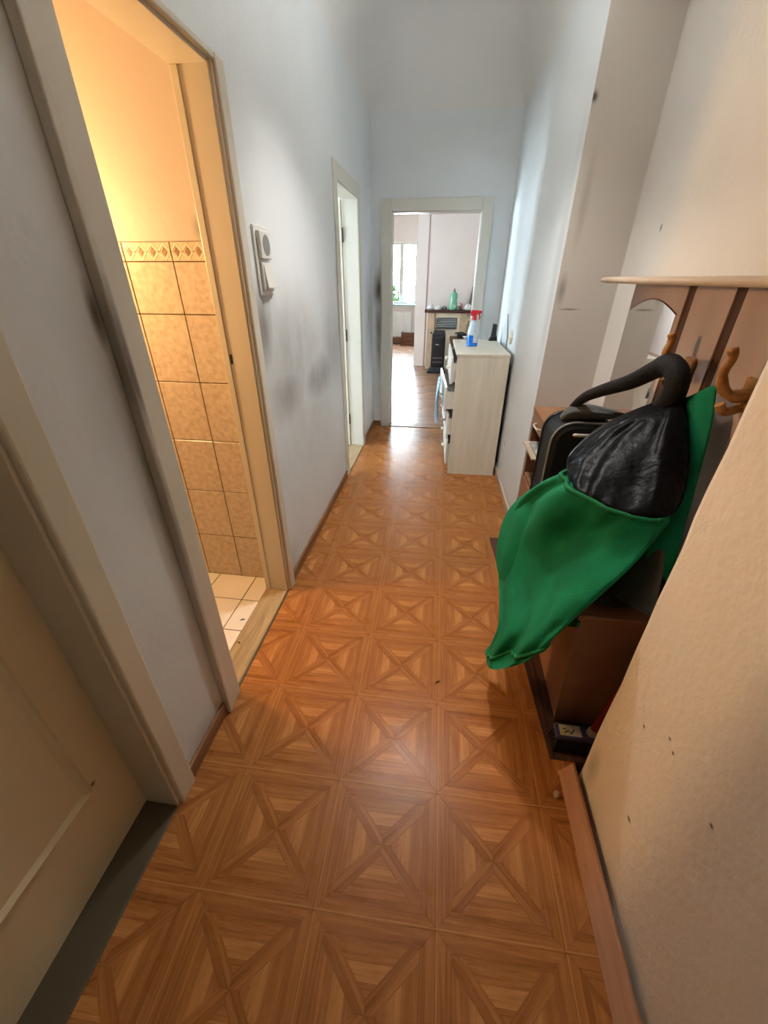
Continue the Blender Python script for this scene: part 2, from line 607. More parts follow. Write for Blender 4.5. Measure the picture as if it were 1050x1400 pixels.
sub = MB()
for r in REGIONS:
    sub.prism(r, -0.05, -0.002)
floor = struct('floor', sub, M_SUB)
cR, sR = math.cos(ROT), math.sin(ROT)
full_mesh = None
for i in range(-3, 3):
    for j in range(-7, 13):
        ox, oy = GX + SQ * (i * cR - j * sR), GY + SQ * (i * sR + j * cR)

        def W(p):
            return (ox + p[0] * cR - p[1] * sR, oy + p[0] * sR + p[1] * cR)
        corners = [W(p) for p in ((0, 0), (SQ, 0), (SQ, SQ), (0, SQ))]
        regs = [BIG] if max(c[0] for c in corners) < 0.37 else REGIONS
        inside = False
        for r in regs:
            ok = True
            for c in corners:
                for k in range(len(r)):
                    a, b = Vector(r[k]), Vector(r[(k + 1) % len(r)])
                    if (b.x - a.x) * (c[1] - a.y) - (b.y - a.y) * (c[0] - a.x) < 0:
                        ok = False
            inside = inside or ok
        if inside:
            if full_mesh is None:
                t = obj('parquet_panel', panel_mesh(PANEL_PIECES), M_V, floor)
                full_mesh = t.data
            else:
                t = bpy.data.objects.new('parquet_panel', full_mesh)
                COL.objects.link(t)
                t.parent = floor
            t.location = (ox, oy, 0)
            t.rotation_euler = (0, 0, ROT)
            continue
        polys = []
        for pts, g, mi, off in PANEL_PIECES:
            wp = [W(p) for p in pts]
            for r in regs:
                cp = clip(wp, r)
                if cp:
                    polys.append(([(p[0], p[1]) for p in cp], g, mi, off))
        if polys:
            obj('parquet_panel', panel_mesh(polys), M_V, floor)

# niche floor (old dark covering), running boards
nf = MB().prism([(vedge(0.893) + 0.001, 0.893), (0.86, 0.893), (0.86, 2.48), (0.552, 2.48), (0.552, 2.336), (vedge(2.335) + 0.001, 2.336)], -0.05, -0.006)
niche_floor = struct('floor_niche', nf, M_SUB)
yy = 0.897
bands = [0.38, 0.50, 0.62, 0.74, 0.85]
for k in range(len(bands) - 1):
    cp = clip([(bands[k], 0.895), (bands[k + 1] - 0.002, 0.895), (bands[k + 1] - 0.002, 2.475), (bands[k], 2.475)],
              [(vedge(0.893) + 0.002, 0.895), (0.86, 0.895), (0.86, 2.475), (0.553, 2.475), (0.553, 2.334), (vedge(2.335) + 0.002, 2.334)] if k > 1 else
              [(vedge(0.893) + 0.002, 0.895), (0.86, 0.895), (0.86, 2.334), (vedge(2.335) + 0.002, 2.334)])
    if cp:
        obj('floor_board', MB().prism(cp, -0.006, -0.0015), M_OLD, niche_floor)

# ------------------------------------------------------------------ corridor shell
CZ = 3.22
B1 = (1.0, 1.636)                    # bathroom opening
D2 = (3.20, 3.90)                    # second opening
D0 = (-0.29, 0.578)                  # nearest door
wl = MB()
xb = LX - 0.115
for y0, y1 in ((-1.3, D0[0]), (D0[1], B1[0]), (B1[1], D2[0]), (D2[1], 4.57)):
    wl.box(xb, LX, y0, y1, -0.06, CZ)
for (y0, y1), zt in ((D0, 2.07), (B1, 2.07), (D2, 2.047)):
    wl.box(xb, LX, y0, y1, zt, CZ)
struct('wall_left', wl, M_LEFT)
wf = MB()
FD = (-0.577, 0.252)
wf.box(-0.90, FD[0], 4.57, 4.69, -0.06, CZ).box(FD[1], 0.70, 4.57, 4.69, -0.06, CZ).box(FD[0], FD[1], 4.57, 4.69, 2.03, CZ)
struct('wall_far', wf, M_FAR)
wr = MB().prism([(rwall(2.48), 2.48), (0.68, 2.48), (0.68, 4.57), (rwall(4.57), 4.57)], -0.06, CZ)
struct('wall_right', wr, M_RIGHT)
wn_ = MB().box(0.5485, 0.96, 2.4760, 2.4798, -0.06, CZ).box(0.6845, 0.96, 2.4798, 2.60, -0.06, CZ).box(0.84, 0.96, 0.70, 2.476, -0.06, CZ)
struct('wall_niche', wn_, M_NICHE)
# the near wall's corner is hand-plastered and a bit wavy
nw = MB()
zs = [-0.06] + [i * CZ / 40 for i in range(1, 41)]
ring = []
for z in zs:
    dx, dy = 0.004 * noise.noise((0, 3, z * 5)), 0.006 * noise.noise((7, 1, z * 7))
    ring.append([(0.567 + dx, -1.3, z), (0.567, 0.60, z), (0.567 + dx, 0.835 + dy, z), (0.572 + dx, 0.851 + dy, z), (0.585 + dx, 0.858 + dy, z), (0.83, 0.86, z), (0.839, 0.70, z), (0.839, -1.3, z)])
nw.rings(ring)
struct('wall_right_near', nw, M_NEAR, smooth=False)
struct('wall_back', MB().box(-0.90, 0.84, -1.42, -1.3, -0.06, CZ), M_NEAR)
struct('light_block_behind_door', MB().box(-0.99, -0.908, -0.6, 0.146, -0.06, 2.3).box(-0.99, -0.908, 0.146, 0.70, -0.06, 2.3), M_ROOM)  # unseen panel added to stop light leaking past the door leaf
struct('light_block_under_floor', MB().box(-3.8, 1.7, -1.45, 11.7, -0.16, -0.06), M_GROUT)  # unseen slab added to stop sky light leaking in below the walls
# plastered ceiling, rounded into the walls
CR, CB = 0.5, 2.70


def cv(d):
    d = max(0.0, min(1.0, d / CR))
    return math.sqrt(1 - (1 - d) ** 2)


cg = MB()
arc = [math.radians(90 * k / 14) for k in range(15)]

ys = [4.57 - CR * (1 - math.cos(t)) for t in arc] + [4.07 - 0.25 * k for k in range(1, 22)]
rows = []
for y in ys:
    xr = rwall(y) if y > 2.48 else 0.548
    xs_ = [LX + CR * (1 - math.cos(t)) for t in arc] + [xr - CR * (1 - math.cos(t)) for t in arc[::-1]]
    rows.append([(x, y, CB + CR * cv(x - LX) * cv(xr - x) * cv(4.57 - y)) for x in xs_])
cg.rings(rows, False, False, False)
struct('ceiling', cg, M_CEIL, smooth=True)
struct('ceiling_slab', MB().box(-0.90, 0.98, -1.42, 4.69, CZ, CZ + 0.1).box(0.5485, 0.96, -1.3, 2.476, CB, CB + 0.1), M_CEIL)

# baseboards
struct('baseboard_left', MB().box(LX, LX + 0.014, 0.652, 0.904, 0.0, 0.062).box(LX, LX + 0.014, 1.70, 3.125, 0.0, 0.062)
       .box(LX, LX + 0.014, 3.975, 4.57, 0.0, 0.062), M_BASE, bevel=0.003)
struct('baseboard_far', MB().box(LX + 0.014, -0.677, 4.556, 4.57, 0.0, 0.062), M_BASE, bevel=0.003)
bb = MB().prism([(rwall(2.48) - 0.014, 2.48), (rwall(2.48), 2.48), (rwall(4.57), 4.57), (rwall(4.57) - 0.014, 4.57)], 0.0, 0.06)
struct('baseboard_right', bb, M_BASE_L, bevel=0.003)
# the loose strip leaning against the near wall
bs = MB().extrude([(0.497, -1.25, 0.001), (0.509, -1.25, 0.001), (0.544, -1.25, 0.052), (0.533, -1.25, 0.058)], (0.004, 2.105, 0))
struct('baseboard_near', bs, M_BASE_P, bevel=0.002)

# ------------------------------------------------------------------ door frames and doors
def frame(name, parts, matr, bevel=0.004):
    mb = MB()
    for p in parts:
        mb.box(*p)
    return mb


# nearest door on the left: casing, deep jamb, panelled leaf, dark sill
d1 = struct('door_1', MB().box(-0.905, -0.868, D0[0] + 0.012, D0[1] - 0.012, 0.006, 2.05), M_LEAF)
obj('casing', MB().box(LX, -0.742, 0.576, 0.650, 0, 2.15), M_CREAM, d1, 0.006)
obj('casing', MB().box(LX, -0.742, D0[0] - 0.072, D0[0] + 0.002, 0, 2.15), M_CREAM, d1, 0.006)
obj('casing', MB().box(LX, -0.742, D0[0] + 0.002, 0.576, 2.068, 2.15), M_CREAM, d1, 0.006)
obj('jamb', MB().box(-0.895, -0.757, 0.566, 0.5765, 0.0, 2.068), M_CREAM, d1, 0.003)
obj('jamb', MB().box(-0.895, -0.757, D0[0], D0[0] + 0.011, 0.0, 2.068), M_CREAM, d1, 0.003)
obj('jamb', MB().box(-0.895, -0.757, D0[0] + 0.011, 0.566, 2.056, 2.067), M_CREAM, d1, 0.003)
obj('door_sill', MB().box(-0.90, -0.757, D0[0] + 0.011, 0.566, -0.04, 0.004), M_SILL, d1, 0.003)
for z0, z1 in ((0.285, 0.92), (1.06, 1.92)):
    pm = MB()
    y0, y1 = -0.17, 0.462
    xs, xp = -0.868, -0.8685
    o = [(y0, z0), (y1, z0), (y1, z1), (y0, z1)]
    i_ = [(y0 + 0.028, z0 + 0.028), (y1 - 0.028, z0 + 0.028), (y1 - 0.028, z1 - 0.028), (y0 + 0.028, z1 - 0.028)]
    m_ = [(y0 + 0.014, z0 + 0.014), (y1 - 0.014, z0 + 0.014), (y1 - 0.014, z1 - 0.014), (y0 + 0.014, z1 - 0.014)]
    pm.rings([[(-0.8675, a, b) for a, b in o], [(-0.855, a, b) for a, b in m_], [(-0.8645, a, b) for a, b in i_]], cap0=False)
    obj('door_panel', pm, M_LEAF, d1)

# bathroom door frame
d2 = struct('door_2', MB().box(-0.884, -0.762, B1[0] - 0.002, B1[0] + 0.010, 0.0, 2.066).box(-0.884, -0.762, B1[1] - 0.010, B1[1] + 0.002, 0, 2.066)
            .box(-0.884, -0.762, B1[0] + 0.010, B1[1] - 0.010, 2.056, 2.068), M_CREAM, bevel=0.002)
obj('casing', MB().box(LX, -0.742, 0.905, 0.998, 0, 2.085), M_CREAM_D, d2, 0.006)
obj('casing_bead', MB().box(LX, -0.737, 0.902, 0.926, 0, 2.087), M_CREAM_D, d2, 0.004)
obj('casing', MB().box(LX, -0.742, 1.642, 1.700, 0, 2.085), M_CREAM, d2, 0.006)
obj('casing_bead', MB().box(LX + 0.001, -0.753, 1.632, 1.6405, 0, 2.075), M_CREAM, d2, 0.002)
obj('casing', MB().box(LX, -0.744, 0.998, 1.642, 2.066, 2.085), M_CREAM, d2, 0.004)
obj('door_stop', MB().box(-0.884, -0.858, B1[1] - 0.015, B1[1] - 0.010, 0, 2.056), M_CREAM, d2, 0.002)
obj('strike_hole', MB().box(-0.857, -0.847, 1.6245, 1.627, 1.195, 1.232), M_BLACK, d2)
obj('threshold', MB().box(-0.884, -0.764, B1[0] + 0.010, B1[1] - 0.010, -0.04, 0.008), M_THR, d2, 0.004)
obj('threshold_edge', MB().box(-0.764, -0.757, B1[0], B1[1], -0.001, 0.005), M_SILL, d2, 0.001)

# second opening: leaf swung into the room
d3 = struct('door_3', MB().box(-0.884, -0.758, D2[0] - 0.002, D2[0] + 0.012, 0, 2.046).box(-0.884, -0.758, D2[1] - 0.012, D2[1] + 0.002, 0, 2.046)
            .box(-0.884, -0.758, D2[0] + 0.012, D2[1] - 0.012, 2.034, 2.047), M_FRAME, bevel=0.002)
obj('casing', MB().box(LX, -0.752, 3.125, 3.206, 0, 2.135), M_FRAME, d3, 0.005)
obj('casing', MB().box(LX, -0.752, 3.894, 3.972, 0, 2.135), M_FRAME, d3, 0.005)
obj('casing', MB().box(LX, -0.752, 3.206, 3.894, 2.040, 2.135), M_FRAME, d3, 0.005)
obj('threshold', MB().box(-0.884, -0.756, D2[0] + 0.012, D2[1] - 0.012, -0.04, 0.010), M_THR, d3, 0.003)
leaf = obj('door_leaf', MB().box(-1.58, -0.893, 3.875, 3.914, 0.008, 2.035), M_CREAM, d3, 0.003)
for z in (0.28, 1.05, 1.80):
    obj('hinge', MB().lathe([(0.007, -0.05), (0.007, 0.05)], (-0.8885, 3.8795, z), 8), M_BLACK, leaf)
obj('handle', MB().tube([(-1.52, 3.874, 1.05), (-1.52, 3.825, 1.05), (-1.42, 3.822, 1.05)], 0.009), M_WPL_D, leaf)

# far door frame
d4 = struct('door_4', MB().box(FD[0] - 0.001, FD[0] + 0.012, 4.562, 4.70, 0, 2.031).box(FD[1] - 0.012, FD[1] + 0.001, 4.562, 4.70, 0, 2.031)
            .box(FD[0] + 0.012, FD[1] - 0.012, 4.562, 4.70, 2.019, 2.031), M_FRAME, bevel=0.002)
obj('casing', MB().box(-0.676, -0.571, 4.545, 4.57, 0, 2.123), M_FRAME, d4, 0.006)
obj('casing', MB().box(0.246, 0.338, 4.545, 4.57, 0, 2.123), M_FRAME, d4, 0.006)
obj('casing', MB().box(-0.571, 0.246, 4.545, 4.57, 2.025, 2.123), M_FRAME, d4, 0.006)
obj('threshold', MB().box(FD[0] + 0.012, FD[1] - 0.012, 4.560, 4.70, -0.04, 0.006), M_BASE, d4, 0.002)

# ------------------------------------------------------------------ bathroom
BX0, BX1, BY0, BY1, BZ = -2.05, -0.884, 0.15, 1.722, 2.45
bw = MB().box(BX0, xb, BY1 + 0.006, BY1 + 0.10, 0, BZ)
wall_bath = struct('wall_bathroom_right', bw, M_BATHP)
struct('wall_bathroom_back', MB().box(BX0 - 0.1, BX0, BY0 - 0.1, BY1 + 0.1, 0, BZ).box(BX0, xb, BY0 - 0.1, BY0, 0, BZ), M_BATHP)
struct('ceiling_bathroom', MB().box(BX0 - 0.1, xb, BY0 - 0.1, BY1 + 0.1, BZ, BZ + 0.08), M_BATHP)
# paint above the tiles sits flush with the tile bed
obj('plaster', MB().box(BX0, xb - 0.004, BY1 - 0.001, BY1 + 0.006, 1.62, BZ), M_BATHP, wall_bath)
obj('tile_bed', MB().box(BX0, xb - 0.004, BY1 + 0.0015, BY1 + 0.006, 0, 1.62), M_GROUT, wall_bath)
xj = [-0.886, -1.070, -1.271, -1.472, -1.673, -1.874, BX0]
zj = [0.0, 0.273, 0.547, 0.820, 1.093, 1.367, 1.553]
for a in range(len(xj) - 1):
    for b in range(len(zj) - 1):
        obj('wall_tile', MB().box(xj[a + 1] + 0.002, xj[a] - 0.002, BY1 - 0.004 + random.uniform(-.0006, .0006), BY1 + 0.0015, zj[b] + 0.002, zj[b + 1] - 0.002), M_WTILE, wall_bath, 0.0015, seg=1)
    x0, x1 = xj[a + 1] + 0.002, xj[a] - 0.002
    bt = obj('border_tile', MB().box(x0, x1, BY1 - 0.005, BY1 + 0.0015, 1.555, 1.617), M_BORD, wall_bath, 0.001, seg=1)
    nd = max(2, round((x1 - x0) / 0.05))
    step = (x1 - x0) / nd
    dm, zm = MB(), MB()
    for k in range(nd):
        cx = x0 + step * (k + 0.5)
        dm.extrude([(cx - 0.011, BY1 - 0.0052, 1.586), (cx, BY1 - 0.0052, 1.571), (cx + 0.011, BY1 - 0.0052, 1.586), (cx, BY1 - 0.0052, 1.601)], (0, -0.001, 0))
        for s in (-1, 1):
            for q in (-1, 1):
                a0, a1 = Vector((cx + s * step / 2, BY1 - 0.0052, 1.586)), Vector((cx, BY1 - 0.0052, 1.586 + q * 0.026))
                zm.extrude([a0 + Vector((0, 0, -.004)), a1 + Vector((0, 0, -.004)), a1 + Vector((0, 0, .004)), a0 + Vector((0, 0, .004))], (0, -0.0008, 0))
    obj('zigzag', zm, M_BORD_L, bt)
    obj('diamonds', dm, M_BORD_D, bt)
fb = struct('floor_bathroom', MB().box(BX0, -0.884, BY0, BY1 + 0.05, -0.05, -0.004), M_GROUT)
fx = [-0.886, -0.985, -1.205, -1.405, -1.605, -1.805, BX0]
fy = [BY1, 1.528, 1.316, 1.116, 0.916, 0.716, 0.516, BY0]
for a in range(len(fx) - 1):
    for b in range(len(fy) - 1):
        obj('floor_tile', MB().box(fx[a + 1] + 0.0025, fx[a] - 0.0025, fy[b + 1] + 0.0025, fy[b] - 0.0025, -0.004, 0.0), M_FTILE, fb, 0.001, seg=1)
# wall lamp with a bare warm bulb, hidden behind the door frame
LP = (-1.72, 1.37, 1.66)
lamp = thing('wall_lamp', 'warm glowing bathroom wall lamp behind the left door frame', 'lamp', (LP[0], BY1, LP[2]))
obj('arm', MB().tube(smooth_path([(LP[0], BY1 - 0.002, LP[2] - 0.16), (LP[0], BY1 - 0.15, LP[2] - 0.17), (LP[0], LP[1], LP[2] - 0.14), (LP[0], LP[1], LP[2] - 0.09)], 5), 0.009), M_WPL, lamp)
obj('wall_plate', MB().lathe([(0.045, 0), (0.045, 0.012), (0.03, 0.02)], (LP[0], BY1 - 0.0015, LP[2] - 0.16), 18, (0, -1, 0)), M_WPL, lamp)
obj('socket', MB().lathe([(0.018, -0.10), (0.022, -0.07), (0.018, -0.045)], LP, 14), M_WPL, lamp)
ld = bpy.data.lights.new('bulb_light', 'POINT')
ld.energy = LAMP_W
ld.color = (1.0, 0.60, 0.26)
ld.shadow_soft_size = 0.055
lo = bpy.data.objects.new('bulb_light', ld)
COL.objects.link(lo)
lo.location = (LP[0], LP[1], LP[2] + 0.01)

# pendant added out of view above the frame, fill light for the dark corridor
HP = (-0.10, 2.15, 2.72)
pend = thing('fill_pendant', 'added fill lamp, white bowl-shaped uplight unseen under the corridor ceiling', 'lamp', (HP[0], HP[1], 3.19))
for k in range(3):
    a = 2 * math.pi * k / 3
    obj('cord', MB().tube([(HP[0] + 0.02 * math.cos(a), HP[1] + 0.02 * math.sin(a), 3.19), (HP[0] + 0.17 * math.cos(a), HP[1] + 0.17 * math.sin(a), HP[2] + 0.035)], 0.002, 5), M_WPL, pend)
obj('bowl', MB().lathe([(0.02, -0.10), (0.09, -0.085), (0.15, -0.04), (0.18, 0.035), (0.176, 0.035), (0.146, -0.035), (0.088, -0.078), (0.02, -0.093)], HP, 32), M_WPL, pend, smooth=True)
hl = bpy.data.lights.new('fill_up_light', 'POINT')
hl.energy = HALL_FILL_W
hl.color = (0.97, 0.97, 0.95)
hl.shadow_soft_size = 0.06
ho = bpy.data.objects.new('fill_up_light', hl)
COL.objects.link(ho)
ho.location = HP
dl = bpy.data.lights.new('fill_down_light', 'SPOT')
dl.energy = DOWN_FILL_W
dl.color = (1.0, 0.95, 0.88)
dl.spot_size, dl.spot_blend = math.radians(112), 1.0
dl.shadow_soft_size = 0.07
do = bpy.data.objects.new('fill_down_light', dl)
COL.objects.link(do)
do.location = (HP[0], HP[1], HP[2] - 0.14)
obj('lower_collar', MB().lathe([(0.03, -0.125), (0.05, -0.11), (0.03, -0.099)], HP, 20), M_WPL, pend)

# ------------------------------------------------------------------ left room behind the second opening
R2 = (-3.60, xb, 2.25, 4.57)
W2 = (2.55, 3.08, 0.60, 2.25)           # window in its outer wall
w2 = MB().box(R2[0] - 0.12, R2[0], R2[2] - 0.1, W2[0], 0, 2.7).box(R2[0] - 0.12, R2[0], W2[1], R2[3] + 0.1, 0, 2.7)
w2.box(R2[0] - 0.12, R2[0], W2[0], W2[1], 0, W2[2]).box(R2[0] - 0.12, R2[0], W2[0], W2[1], W2[3], 2.7)
W_FILL = (-2.75, -2.35, 0.95, 1.95)  # unseen window added to brighten the left room and its doorway
for q in ((R2[0], W_FILL[0], 0, 2.7), (W_FILL[1], xb, 0, 2.7), (W_FILL[0], W_FILL[1], 0, W_FILL[2]), (W_FILL[0], W_FILL[1], W_FILL[3], 2.7)):
    w2.box(q[0], q[1], R2[2] - 0.1, R2[2], q[2], q[3])
w2.box(R2[0], -0.90, R2[3], R2[3] + 0.1, 0, 2.7)
struct('wall_left_room', w2, M_ROOM)
struct('ceiling_left_room', MB().box(R2[0] - 0.12, xb, R2[2] - 0.1, R2[3] + 0.1, 2.7, 2.78), M_CEIL)
struct('floor_left_room', MB().box(R2[0], -0.884, R2[2], R2[3], -0.05, 0.0), M_THR)


def window(name, axis, plane, a0, a1, z0, z1, mull=1, depth=0.05):
    """frame with sashes; axis 0: lies in a wall x = plane, axis 1: in a wall y = plane"""
    def bx(mb, a, b, c, d, t0, t1):
        return mb.box(plane + t0, plane + t1, a, b, c, d) if axis == 0 else mb.box(a, b, plane + t0, plane + t1, c, d)
    fr = MB()
    t = 0.05
    for q in ((a0, a0 + t, z0, z1), (a1 - t, a1, z0, z1), (a0 + t, a1 - t, z0, z0 + t), (a0 + t, a1 - t, z1 - t, z1)):
        bx(fr, *q, -depth / 2, depth / 2)
    o = struct(name, fr, M_FRAME, bevel=0.004)
    n = mull + 1
    wd = (a1 - a0 - 2 * t) / n
    for k in range(mull):
        c = a0 + t + wd * (k + 1)
        m_ = MB()
        bx(m_, c - 0.05, c + 0.05, z0 + t, z1 - t, -depth / 2, depth / 2)
        obj('mullion', m_, M_FRAME, o, 0.003)
    for k in range(n):
        m_ = MB()
        bx(m_, a0 + t + wd * k + 0.0, a0 + t + wd * (k + 1), z0 + t, z1 - t, -0.003, 0.003)
        obj('pane', m_, M_GLASS, o)
    return o


window('window_2', 0, R2[0] - 0.06, W2[0], W2[1], W2[2], W2[3])
window('fill_window', 1, R2[2] - 0.05, W_FILL[0], W_FILL[1], W_FILL[2], W_FILL[3])
portal('portal_fill_window', ((W_FILL[0] + W_FILL[1]) / 2, R2[2] - 0.12, (W_FILL[2] + W_FILL[3]) / 2), (math.radians(90), 0, 0), W_FILL[1] - W_FILL[0], W_FILL[3] - W_FILL[2])
portal('portal_left_room', (R2[0] - 0.13, (W2[0] + W2[1]) / 2, (W2[2] + W2[3]) / 2), (0, -math.pi / 2, 0), W2[3] - W2[2], W2[1] - W2[0])

# ------------------------------------------------------------------ far room
M_PLANK = [wood_mat('worn_floor_plank_a', (0.20, 0.095, 0.055), (0.36, 0.20, 0.125), 0.30, 'Object', (3, 30, 1), coat=0.2),
           wood_mat('worn_floor_plank_b', (0.24, 0.125, 0.075), (0.42, 0.25, 0.16), 0.26, 'Object', (3, 26, 1), coat=0.2),
           wood_mat('worn_floor_plank_c', (0.155, 0.075, 0.042), (0.31, 0.165, 0.10), 0.33, 'Object', (3, 34, 1), coat=0.2)]
RX0, RX1, RY1, RY2, RZ = -3.2, 1.5, 8.40, 11.53, 2.84
W1 = (-1.575, -0.805, 0.93, 2.24)
fr_ = struct('floor_far_room', MB().box(RX0, RX1, 4.70, RY2, -0.06, -0.006), M_SUB)
y = 4.702
k = 0
while y < RY2 - 0.02:
    wd = random.uniform(0.125, 0.155)
    y1 = min(y + wd, RY2)
    xr = RX1 if y < RY1 - 0.1 else -0.6 if y > RY1 else RX1
    obj('floor_plank', MB().box(RX0, xr, y + 0.0015, y1 - 0.0015, -0.006, random.uniform(-0.001, 0.0015)), M_PLANK[k % 3 if random.random() < .7 else 0], fr_, 0.002, seg=1)
    y, k = y1, k + 1
W3 = (5.7, 6.55, 0.90, 2.1)              # window in the far room's left wall, out of sight
wm = MB()
wm.box(RX0 - 0.12, RX0, 4.57, W3[0], 0, RZ).box(RX0 - 0.12, RX0, W3[1], RY2 + 0.1, 0, RZ).box(RX0 - 0.12, RX0, W3[0], W3[1], 0, W3[2]).box(RX0 - 0.12, RX0, W3[0], W3[1], W3[3], RZ)
struct('wall_far_room_left', wm, M_ROOM)
struct('wall_far_room_right', MB().box(RX1, RX1 + 0.1, 4.57, RY1 + 0.2, 0, RZ), M_ROOM)
struct('wall_far_room_front', MB().box(RX0, -0.902, 4.672, 4.70, 0, RZ).box(0.702, RX1, 4.60, 4.70, 0, RZ), M_ROOM)
struct('wall_far_room_fireplace', MB().box(-0.575, RX1, RY1, RY1 + 0.16, 0, RZ), M_ROOM)
ww = MB().box(RX0, W1[0], RY2, RY2 + 0.14, 0, RZ).box(W1[1], 0.0, RY2, RY2 + 0.14, 0, RZ).box(W1[0], W1[1], RY2, RY2 + 0.14, 0, W1[2]).box(W1[0], W1[1], RY2, RY2 + 0.14, W1[3], RZ)
ww.box(0.0, 0.1, RY1 + 0.16, RY2 + 0.14, 0, RZ)
struct('wall_far_room_window', ww, M_ROOM)
struct('ceiling_far_room', MB().box(RX0 - 0.12, RX1 + 0.1, 4.69, RY2 + 0.14, RZ, RZ + 0.1), M_CEIL)
struct('trim_4', MB().box(-0.592, -0.40, RY1 - 0.022, RY1, 0, 2.55).box(-0.592, -0.575, RY1, RY1 + 0.17, 0, 2.55), M_ROOM, bevel=0.005)
struct('baseboard_window', MB().box(RX0, -0.02, RY2 - 0.02, RY2, 0, 0.12), M_BASE, bevel=0.004)
window('window_1', 1, RY2 + 0.07, W1[0], W1[1], W1[2], W1[3])
M_SILLB = mat('pale_blue_sill_paint', (0.42, 0.68, 0.76), 0.4, 0.06)
struct('trim_5', MB().box(W1[0] - 0.05, W1[1] + 0.05, RY2 - 0.10, RY2 + 0.045, W1[2] - 0.035, W1[2]), M_SILLB, bevel=0.006)
window('window_3', 0, RX0 - 0.06, W3[0], W3[1], W3[2], W3[3], 2)
portal('portal_far_window', ((W1[0] + W1[1]) / 2, RY2 + 0.16, (W1[2] + W1[3]) / 2), (math.radians(-90), 0, 0), W1[1] - W1[0], W1[3] - W1[2])
portal('portal_far_room_side', (RX0 - 0.13, (W3[0] + W3[1]) / 2, (W3[2] + W3[3]) / 2), (0, -math.pi / 2, 0), W3[3] - W3[2], W3[1] - W3[0])

# ------------------------------------------------------------------ outside the window: balcony rail and a tree
M_LEAVES = mat('tree_leaves', (0.003, 0.011, 0.002), 1.0, 0.4, 3, spec=0.0)
M_BARK = mat('tree_bark', (0.10, 0.07, 0.05), 0.8, 0.3, 12)
M_RAIL = mat('pale_blue_rail_paint', (0.10, 0.30, 0.40), 0.4, 0.06)
rail = thing('balcony_railing', 'pale blue balcony railing outside the far window', 'railing', (-1.2, 12.3, 0.2))
obj('top_rail', MB().box(-3.0, 0.4, 12.28, 12.34, 0.83, 0.88), M_RAIL, rail, 0.006)
for k in range(3):
    obj('rail_board', MB().box(-3.0, 0.4, 12.30, 12.32, 0.16 + k * 0.22, 0.35 + k * 0.22), M_RAIL, rail, 0.003)
for x_ in (-2.9, -1.3, 0.3):
    obj('post', MB().box(x_ - 0.025, x_ + 0.025, 12.29, 12.33, -0.1, 0.83), M_RAIL, rail, 0.003)
struct('floor_balcony', MB().box(-3.1, 0.5, RY2 + 0.14, 12.40, -0.25, -0.1), M_GROUT)
tree = thing('tree', 'green leafy tree outside the far window', 'tree', (-2.8, 17.5, -6.0))
obj('trunk', MB().tube([(-2.8, 17.5, -6), (-2.75, 17.5, -2.0), (-2.7, 17.45, 0.6)], [0.22, 0.16, 0.05]), M_BARK, tree)
cm = MB()
rnd = random.Random(5)
for k in range(1500):
    a, b, r = rnd.uniform(0, 6.283), rnd.uniform(-1, 1), rnd.uniform(0.35, 1) ** 0.5
    rad = math.sqrt(1 - b * b)
    c = Vector((-2.6 + 1.15 * r * rad * math.cos(a), 17.5 + 1.2 * r * rad * math.sin(a), -0.25 + 1.75 * r * b))
    u_ = Vector((rnd.uniform(-1, 1), rnd.uniform(-1, 1), rnd.uniform(-1, 1))).normalized()
    v_ = u_.cross(Vector((rnd.uniform(-1, 1), rnd.uniform(-1, 1), 1))).normalized()
    s_ = rnd.uniform(0.05, 0.10)
    i = [cm.vert(c + u_ * s_ * 1.5), cm.vert(c + v_ * s_), cm.vert(c - u_ * s_ * 1.5), cm.vert(c - v_ * s_)]
    cm.face(i)
tag(obj('foliage', cm, M_LEAVES, tree), kind='stuff')

# ------------------------------------------------------------------ far room furniture
M_BEIGE = mat('fireplace_beige', (0.60, 0.50, 0.36), 0.5, 0.1, 6)
M_TAN = mat('fireplace_tan_tile', (0.48, 0.35, 0.23), 0.35, 0.15, 8)
M_MANT = wood_mat('mantel_dark_wood', (0.045, 0.02, 0.015), (0.09, 0.04, 0.03), 0.35, 'Object', (4, 40, 40))
M_STEEL = mat('dull_steel', (0.22, 0.22, 0.22), 0.35, 0.1, 20, metal=0.8)
M_STOVE = mat('black_enamel', (0.012, 0.012, 0.016), 0.28, 0.2, 20)
M_BROWN = wood_mat('brown_veneer', (0.10, 0.04, 0.022), (0.17, 0.075, 0.042), 0.4, 'Object', (3, 3, 40))
fy0 = RY1 - 0.30
M_RADW_S = mat('pale_grey_slat', (0.36, 0.36, 0.34), 0.4, 0.05)
fp = thing('fireplace', 'beige tiled fireplace surround with dark mantel and slatted grille', 'fireplace', (-0.02, RY1 - 0.15, 0))
obj('pier', MB().box(-0.345, -0.215, fy0, RY1 - 0.001, 0, 0.965), M_TAN, fp, 0.004)
obj('pier', MB().box(0.235, 0.365, fy0, RY1 - 0.001, 0, 0.965), M_TAN, fp, 0.004)
bl = MB().box(-0.215, 0.235, fy0 + 0.02, RY1 - 0.001, 0.885, 0.965).box(-0.215, -0.185, fy0 + 0.02, RY1 - 0.001, 0, 0.885).box(0.185, 0.235, fy0 + 0.02, RY1 - 0.001, 0, 0.885).box(-0.185, 0.185, fy0 + 0.05, RY1 - 0.001, 0, 0.70)
obj('surround', bl, M_BEIGE, fp, 0.004)
obj('mantel', MB().box(-0.40, 0.45, fy0 - 0.05, RY1 - 0.001, 0.965, 1.005), M_MANT, fp, 0.008)
